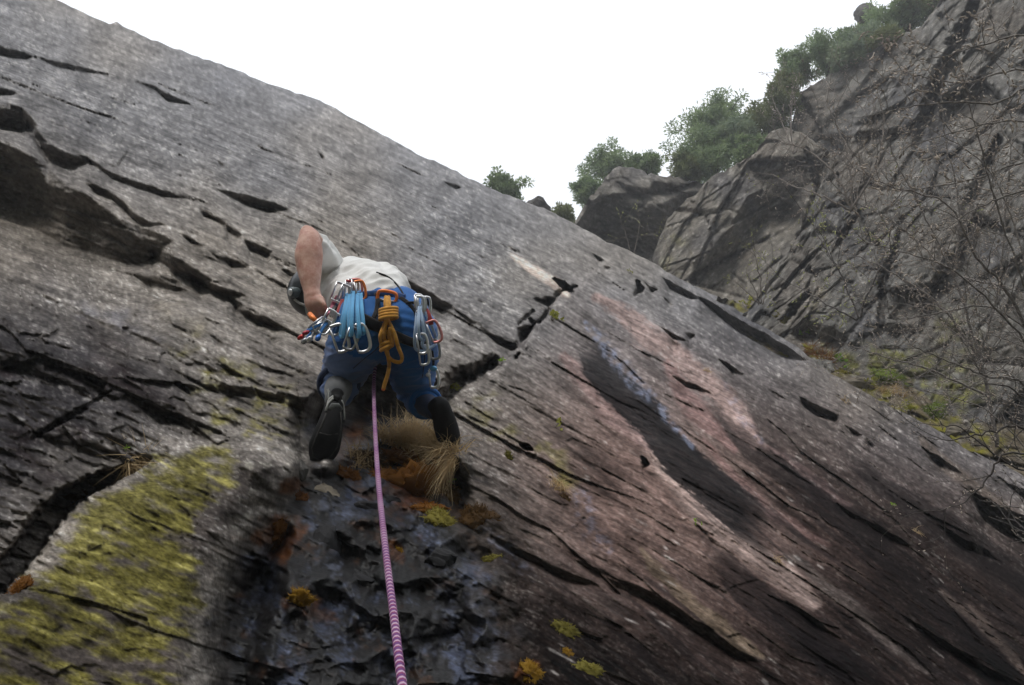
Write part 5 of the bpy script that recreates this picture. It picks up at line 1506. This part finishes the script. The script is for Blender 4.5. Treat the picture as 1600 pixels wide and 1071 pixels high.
# ------------------------------------------------------------------ the rope
def rope():
    pts = [(588, 560, 3.22), (585, 585, 3.18), (584, 610, 3.08), (585, 645, 2.86), (587, 690, 2.56), (591, 750, 2.18), (598, 820, 1.83), (606, 890, 1.57), (615, 960, 1.37), (622, 1020, 1.23), (629, 1075, 1.13), (640, 1160, 1.0), (655, 1300, .86), (675, 1600, .72), (690, 2100, .62)]
    P = smooth_path([tuple(W(*p)) for p in pts], 60)
    # even spacing
    seg = np.linalg.norm(np.diff(P, axis=0), axis=1); cum = np.concatenate([[0], np.cumsum(seg)])
    L = cum[-1]; n = int(L / 0.005); tt = np.linspace(0, L, n)
    P = np.stack([np.interp(tt, cum, P[:, k]) for k in range(3)], 1)
    k = 10; r = .0074
    m = MB(); m.tube([Vector(p) for p in P], [r * (1 + .05 * math.sin(i * 2.1)) for i in range(n)], k)
    o = m.build('climbing_rope', None)
    me = o.data
    uv = me.uv_layers.new(name='sheath')
    vi = np.empty(len(me.loops), np.int32); me.loops.foreach_get('vertex_index', vi)
    arr = np.stack([tt[np.minimum(vi // k, n - 1)] , (vi % k) / k], 1).astype(np.float32)
    uv.data.foreach_set('uv', arr.ravel())
    mt, t, b = mat_base('rope_sheath')
    u = N(t, 'ShaderNodeUVMap', uv_map='sheath'); sp = N(t, 'ShaderNodeSeparateXYZ'); t.links.new(u.outputs[0], sp.inputs[0])
    a1 = N(t, 'ShaderNodeMath', operation='MULTIPLY'); t.links.new(sp.outputs['X'], a1.inputs[0]); a1.inputs[1].default_value = 62.0
    sn = N(t, 'ShaderNodeMath', operation='MULTIPLY'); t.links.new(sp.outputs['Y'], sn.inputs[0]); sn.inputs[1].default_value = 6.2832
    si = N(t, 'ShaderNodeMath', operation='SINE'); t.links.new(sn.outputs[0], si.inputs[0])
    sm = N(t, 'ShaderNodeMath', operation='MULTIPLY_ADD'); t.links.new(si.outputs[0], sm.inputs[0]); sm.inputs[1].default_value = 0.13; t.links.new(a1.outputs[0], sm.inputs[2])
    fr = N(t, 'ShaderNodeMath', operation='FRACT'); t.links.new(sm.outputs[0], fr.inputs[0])
    rp = N(t, 'ShaderNodeValToRGB'); e = rp.color_ramp.elements
    rp.color_ramp.interpolation = 'LINEAR'
    e[0].position = 0.0; e[0].color = (0.46, 0.34, 0.44, 1); e[1].position = 1.0; e[1].color = (0.46, 0.34, 0.44, 1)
    for pos, c in ((0.20, (0.44, 0.31, 0.42)), (0.32, (0.20, 0.018, 0.085)), (0.62, (0.12, 0.025, 0.14)), (0.80, (0.07, 0.03, 0.17)), (0.92, (0.22, 0.03, 0.11))):
        x = e.new(pos); x.color = (*c, 1)
    t.links.new(fr.outputs[0], rp.inputs[0]); t.links.new(rp.outputs[0], b.inputs['Base Color'])
    b.inputs['Roughness'].default_value = 0.75
    me.materials.append(mt)
    tag(o, 'pink, purple and white climbing rope running from the harness down past the camera', 'rope')


rope()


# ================================================================== PLANTS, MOSS AND STONES ON THE ROCK
M_STRAW = leaf_mat('straw', (0.40, 0.27, 0.12), (0.66, 0.52, 0.32), 0.7)
M_RUST = leaf_mat('rust_moss', (0.14, 0.055, 0.012), (0.34, 0.15, 0.03), 0.8)
M_BROWN = leaf_mat('brown_moss', (0.05, 0.028, 0.012), (0.13, 0.070, 0.022), 0.8)
M_MOSS = leaf_mat('olive_moss', (0.13, 0.115, 0.02), (0.32, 0.28, 0.06), 0.8)
M_MOSSG = leaf_mat('green_moss', (0.08, 0.12, 0.016), (0.22, 0.28, 0.05), 0.8)
M_GOLD = leaf_mat('golden_moss', (0.22, 0.12, 0.012), (0.42, 0.25, 0.03), 0.8)
M_LEAF = leaf_mat('bright_leaf', (0.16, 0.30, 0.03), (0.34, 0.52, 0.07), 0.5)
M_LEAFY = leaf_mat('yellow_leaf', (0.26, 0.27, 0.04), (0.45, 0.44, 0.10), 0.5)


def blades(name, roots, n_each, ln, wd, mat, parent, rg, out=0.6, droop=1.0, fan=0.7):
    """curved grass blades: ribbons of three segments"""
    V = []; F = []
    for loc, nor in roots:
        for k in range(n_each):
            d = (nor * out + Vector(rg.normal(0, fan, 3)) + Vector((0, 0, 0.35))).normalized()
            L = ln * rg.uniform(0.5, 1.25)
            p = loc + Vector(rg.normal(0, ln * 0.10, 3))
            sidev = d.cross(Vector(rg.normal(0, 1, 3))).normalized()
            b0 = len(V)
            for j in range(5):
                w_ = wd * (1 - j / 4.3)
                V.append(p + sidev * w_); V.append(p - sidev * w_)
                d = (d + Vector((0, 0, -0.42 * droop)) + Vector(rg.normal(0, 0.10, 3))).normalized()
                p = p + d * (L / 4)
            for j in range(4):
                F.append((b0 + 2 * j, b0 + 2 * j + 1, b0 + 2 * j + 3, b0 + 2 * j + 2))
    me = mesh_np(name, np.array([tuple(v) for v in V]), np.array(F), False)
    return link(name, me, mat, parent)


def tuft(label, spots, n_each, ln, wd, mat, seed, out=0.6, droop=1.0, fan=0.7, bv=BV, name='grass_tuft', cat='grass', group='grass tufts on the rock'):
    rg = np.random.default_rng(seed)
    roots = []
    for x, y in spots:
        loc, nor, z = hit(bv, x, y)
        roots.append((loc, nor))
    t = empty(name, roots[0][0])
    tag(t, label, cat, group)
    o = blades('blade', roots, n_each, ln, wd, mat, t, rg, out, droop, fan)
    o['kind'] = 'stuff'
    return t


def moss(label, px, py, rpx, mat, seed, bv=BV, flat=0.45, group='moss cushions on the rock', hair=0.013, wide=1.0):
    rg = np.random.default_rng(seed)
    loc, nor, z = hit(bv, px, py)
    r = rpx * z / FPX
    t = empty('moss_cushion', loc)
    tag(t, label, 'moss', group)
    n = nor.normalized(); u = n.cross(Vector((0, 0, 1))).normalized(); v = n.cross(u)
    b = MB(); b.ball(loc - n * r * 0.15, (r * wide, r, r * flat), (u, v, n), 26, 18)
    nv = []
    for p in b.v:
        p = Vector(p); d = (p - loc).normalized()
        k = 1 + 0.50 * mnoise.noise(p * (2.4 / r)) + 0.24 * mnoise.noise(p * (6 / r))
        nv.append(tuple(loc + (p - loc) * k))
    b.v = nv
    b.build('cushion', mat, t)
    pts = [Vector(nv[i]) for i in rg.integers(0, len(nv), int(520 * min(1.6, max(0.5, rpx / 20))))]
    V = []; F = []
    hl = min(hair * (0.6 + rpx / 40) * z / 2.2, r * 0.55)
    for p in pts:
        p = p + Vector(rg.normal(0, r * 0.05, 3))
        d = ((p - loc).normalized() + Vector(rg.normal(0, 0.6, 3))).normalized()
        s_ = d.cross(Vector(rg.normal(0, 1, 3))).normalized() * (0.0016 * z / 2.2 + r * 0.008)
        b0 = len(V); L = hl * rg.uniform(0.4, 1.2)
        V += [p - s_, p + s_, p + d * L]; F.append((b0, b0 + 1, b0 + 2))
    me = mesh_np('frond', np.array([tuple(q_) for q_ in V]), np.array(F), False)
    link('frond', me, mat, t)['kind'] = 'stuff'
    return t


def sprig(label, px, py, rpx, n, mat, seed, bv=BV, group='small leafy plants rooted in cracks', stem=M_TWIG_L, off=0.3):
    """a small plant: stems, each with a few broad leaves"""
    rg = np.random.default_rng(seed)
    loc, nor, z = hit(bv, px, py + rpx * 0.6)
    r = rpx * z / FPX
    t = empty('leafy_plant', loc)
    tag(t, label, 'plant', group)
    st = MB()
    V = []; F = []
    for k in range(n):
        d = (nor * 0.7 + Vector((0, 0, 0.8)) + Vector(rg.normal(0, 0.6, 3))).normalized()
        e = loc + d * r * rg.uniform(0.5, 1.3)
        mid = loc.lerp(e, 0.5) + Vector(rg.normal(0, r * 0.1, 3))
        st.tube([loc, mid, e], [r * .03, r * .024, r * .016], 5)
        for q_ in range(4):
            dl = (Vector(rg.normal(0, 1, 3)) + nor * 0.8).normalized()
            sv = dl.cross(Vector(rg.normal(0, 1, 3))).normalized()
            L = r * rg.uniform(0.3, 0.6); w_ = L * 0.30; b0 = len(V)
            up_ = dl.cross(sv) * L * 0.12
            V += [e, e + dl * L * .35 + sv * w_ + up_, e + dl * L * .75 + sv * w_ * .7, e + dl * L, e + dl * L * .75 - sv * w_ * .7, e + dl * L * .35 - sv * w_ + up_]
            F += [(b0, b0 + 1, b0 + 2, b0 + 5), (b0 + 2, b0 + 3, b0 + 4, b0 + 5)]
    st.build('stem', stem, t)
    me = mesh_np('leaf', np.array([tuple(p) for p in V]), np.array(F), False)
    link('leaf', me, mat, t)['kind'] = 'stuff'
    return t


tuft('big straw-coloured grass clump draped below the climber\'s right foot', [(598, 690), (612, 686), (628, 682), (645, 680), (660, 684), (676, 690), (690, 700), (700, 710), (708, 718), (650, 696), (668, 704), (684, 714), (700, 724), (636, 694), (620, 698), (660, 716), (640, 706)], 75, 0.17, 0.0023, M_STRAW, 1, 1.5, 0.95, 0.5)
tuft('straw wisps around the climber\'s right toe', [(690, 706), (704, 708), (716, 706), (712, 716)], 40, 0.12, 0.002, M_STRAW, 21, 1.1, 0.9, 0.6)
tuft('thin brown grass hanging between the climber\'s feet', [(548, 716), (556, 706), (560, 730), (575, 720)], 34, 0.14, 0.0018, M_STRAW, 2, 0.9, 1.2, 0.6)
tuft('pale dry grass tuft on the ledge above the yellow lichen', [(205, 722), (215, 718), (224, 722), (212, 728)], 60, 0.10, 0.0016, M_STRAW, 3, 0.7, 0.35, 0.45)
tuft('small dry grass tuft on the dark wet rock right of the rope', [(868, 762), (880, 768), (874, 758)], 30, 0.12, 0.0020, M_STRAW, 4, 0.8, 1.2, 0.7)
tuft('tiny straw tuft in a crack of the right-hand slab', [(1212, 874), (1216, 878)], 20, 0.05, 0.0014, M_STRAW, 5)
tuft('straw tuft low on the far right of the slab', [(1428, 830), (1434, 834)], 24, 0.07, 0.0018, M_STRAW, 6)
tuft('yellowish grass wisp beside the pale pink band', [(1102, 580), (1106, 582)], 22, 0.10, 0.0022, M_STRAW, 7)
tuft('dry grass wisp near the upper right slab edge', [(1318, 626), (1324, 630)], 24, 0.16, 0.0032, M_STRAW, 8)
tuft('reddish-brown dead fern patch at the slab edge', [(1268, 548), (1276, 552), (1284, 558), (1292, 564), (1300, 570)], 60, 0.42, 0.005, M_RUST, 9, 0.7, 0.5, 0.7, GBV)
tuft('golden dry grass at the head of the gully', [(1180, 484), (1192, 488), (1204, 494), (1216, 498)], 60, 0.35, 0.005, M_STRAW, 10, 0.7, 0.8, 0.7, GBV)
tuft('brown grass patch in the gully behind the mossy rocks', [(1380, 612), (1396, 616), (1412, 620), (1400, 608)], 60, 0.30, 0.004, M_STRAW, 11, 0.7, 0.9, 0.7, GBV)

moss('rust-brown moss mass below the straw grass', 662, 764, 36, M_RUST, 1, wide=1.5)
moss('wide brown turf bank under the straw grass', 650, 722, 30, M_RUST, 31, wide=1.8, flat=0.4)
moss('dark soil and moss behind the thin brown grass', 572, 724, 24, M_BROWN, 32, wide=1.3, flat=0.4)
moss('orange-brown moss spilling left below the straw grass', 618, 748, 22, M_RUST, 33, wide=1.6)
moss('small rust moss pad left of the olive cushion', 668, 792, 16, M_RUST, 34, wide=1.6)
moss('dark rust moss lump above the hanging brown ball', 706, 772, 24, M_BROWN, 2, wide=1.3)
moss('big hanging ball of brown moss right of the rope', 744, 812, 27, M_BROWN, 3, flat=0.8)
moss('olive moss cushion between the rope and the brown ball', 688, 808, 21, M_MOSS, 4)
moss('orange-brown moss on the edge of the lichen boulder', 432, 842, 26, M_RUST, 5, wide=1.4)
moss('small orange moss cushion in the dark recess', 468, 936, 15, M_GOLD, 6, wide=1.4)
moss('golden moss cushion at the bottom edge right of the rope', 832, 1052, 18, M_GOLD, 7, wide=1.3)
moss('flat olive moss patch on the lower dark rock', 884, 984, 18, M_MOSS, 8, wide=1.7)
moss('olive moss strip at the bottom right of the golden cushion', 920, 1044, 14, M_MOSS, 9, wide=2.0)
moss('small orange moss spot between the olive patches', 886, 1020, 9, M_GOLD, 10)
moss('brown moss behind the left shoe', 548, 742, 18, M_RUST, 11, wide=1.4)
moss('tiny golden moss dots beside the rope', 624, 860, 7, M_GOLD, 12, wide=1.5)
moss('yellow-green moss spot beside the dark wet slab', 795, 716, 9, M_MOSS, 13)
moss('dark moss lump under the small dry tuft', 882, 778, 10, M_BROWN, 14)
moss('moss in the crack at the left of the lichen boulder', 118, 778, 14, M_BROWN, 15, wide=1.5)
moss('rusty moss at the lower end of the left crack', 30, 918, 16, M_RUST, 16, wide=1.6)
moss('moss strip below the wet seep', 768, 872, 8, M_MOSS, 17, wide=2.0)
moss('rust moss beside the tan stone', 470, 776, 12, M_RUST, 18)
moss('bright green moss mound in the gully', 1396, 590, 22, M_MOSSG, 19, GBV, wide=1.4, group='moss mounds in the gully')
moss('yellow-green moss mound near the dead fern patch', 1320, 584, 18, M_MOSS, 20, GBV, wide=1.6, group='moss mounds in the gully')
moss('olive moss mound at the gully head', 1232, 508, 16, M_MOSS, 21, GBV, wide=1.8, group='moss mounds in the gully')
moss('dark green moss mound by the low branches', 1452, 646, 20, M_MOSSG, 22, GBV, wide=1.2, group='moss mounds in the gully')
moss('green moss mound under the cliff foot', 1350, 560, 15, M_MOSSG, 23, GBV, wide=1.6, group='moss mounds in the gully')
moss('golden-green moss strip along the slab edge', 1190, 494, 12, M_GOLD, 24, GBV, wide=2.2, group='moss mounds in the gully')

sprig('bright green sprig on a pale stem below the straw grass', 697, 745, 14, 4, M_LEAF, 1)
sprig('yellow-green bushlet in the corner crack', 862, 494, 13, 12, M_LEAFY, 2)
sprig('tiny green plant in the dark cave of the corner', 784, 564, 9, 5, M_LEAF, 3)
sprig('yellow-green plant beside the climber\'s right shoe', 704, 606, 14, 6, M_LEAFY, 4)
sprig('small plant by the pale pink stripe on the right slab', 1086, 814, 8, 4, M_LEAF, 5)
sprig('pale yellow plant on the pink slab', 868, 662, 11, 6, M_LEAFY, 6)
sprig('green sprig in a crack of the dark right slab', 1396, 790, 8, 4, M_LEAF, 7)
sprig('little yellow plant on the upper slab below the overhang', 983, 424, 6, 5, M_LEAFY, 8)
sprig('leafy green plant at the cliff foot', 1262, 520, 14, 10, M_LEAF, 9, GBV)
sprig('light green plant beside the sapling stems', 1168, 474, 13, 10, M_LEAFY, 10, GBV)
sprig('bright green plant tuft in the gully moss', 1310, 566, 14, 12, M_LEAF, 12, GBV)
sprig('yellow-green plant by the gully stones', 1420, 640, 16, 12, M_LEAFY, 13, GBV)
sprig('leafy plant between the moss mounds of the gully', 1366, 600, 14, 12, M_LEAFY, 14, GBV)
sprig('green plant next to the dry grass on the ledge', 194, 700, 10, 4, M_LEAF, 11)

for x, y, r, sd_, mt, sq in ((508, 764, 24, 1, M_STONE_L, (1.2, .8, .8)), (640, 732, 18, 2, M_STONE, (1.2, .8, .7)), (634, 754, 11, 3, M_STONE_L, (1, .8, .8)), (574, 792, 26, 4, M_STONE_D, (1.3, .8, .7)),
                             (470, 735, 20, 5, M_STONE, (1, .8, 1.1)), (532, 738, 13, 6, M_STONE, (1.3, .8, .6)), (610, 780, 16, 7, M_STONE_D, (1.2, .8, .8)), (520, 850, 30, 8, M_STONE_D, (1.0, .8, 1.2)),
                             (560, 900, 24, 9, M_STONE_D, (1.3, .8, .8)), (690, 870, 26, 10, M_STONE_D, (1.2, .8, .9))):
    loc, nor, z = hit(BV, x, y)
    boulder('stone', None, loc - nor * (r * z / FPX * 0.35), r * z / FPX, sd_ + 70, mt, parent=SLAB, squash=sq)
for x, y, r, sd_ in ((1340, 602, 22, 1), (1372, 636, 14, 2), (1500, 676, 22, 3), (1526, 694, 12, 4), (1244, 522, 12, 5)):
    loc, nor, z = hit(GBV, x, y)
    boulder('stone', None, loc, r * z / FPX, sd_ + 90, M_STONE_L if sd_ != 2 else M_STONE, parent=GUL, squash=(1.2, .9, .7))


# ------------------------------------------------------------------ haze volume, added to veil the distance as lens glare does
def haze():
    x0, x1, y0, y1, z0, z1 = -92, 92, -100, 86, -2.0, 66
    v = [(x, y, z) for z in (z0, z1) for y in (y0, y1) for x in (x0, x1)]
    f = [(0, 2, 3, 1), (4, 5, 7, 6), (0, 1, 5, 4), (2, 6, 7, 3), (0, 4, 6, 2), (1, 3, 7, 5)]
    me = bpy.data.meshes.new('haze'); me.from_pydata(v, [], f); me.update()
    m = bpy.data.materials.new('veil_haze'); m.use_nodes = True
    t = m.node_tree; t.nodes.clear()
    pv = t.nodes.new('ShaderNodeVolumePrincipled'); pv.inputs['Density'].default_value = 0.004; pv.inputs['Color'].default_value = (0.92, 0.95, 1.0, 1); pv.inputs['Anisotropy'].default_value = 0.3
    o = t.nodes.new('ShaderNodeOutputMaterial'); t.links.new(pv.outputs[0], o.inputs['Volume'])
    tag(link('haze', me, m), kind='stuff')


haze()
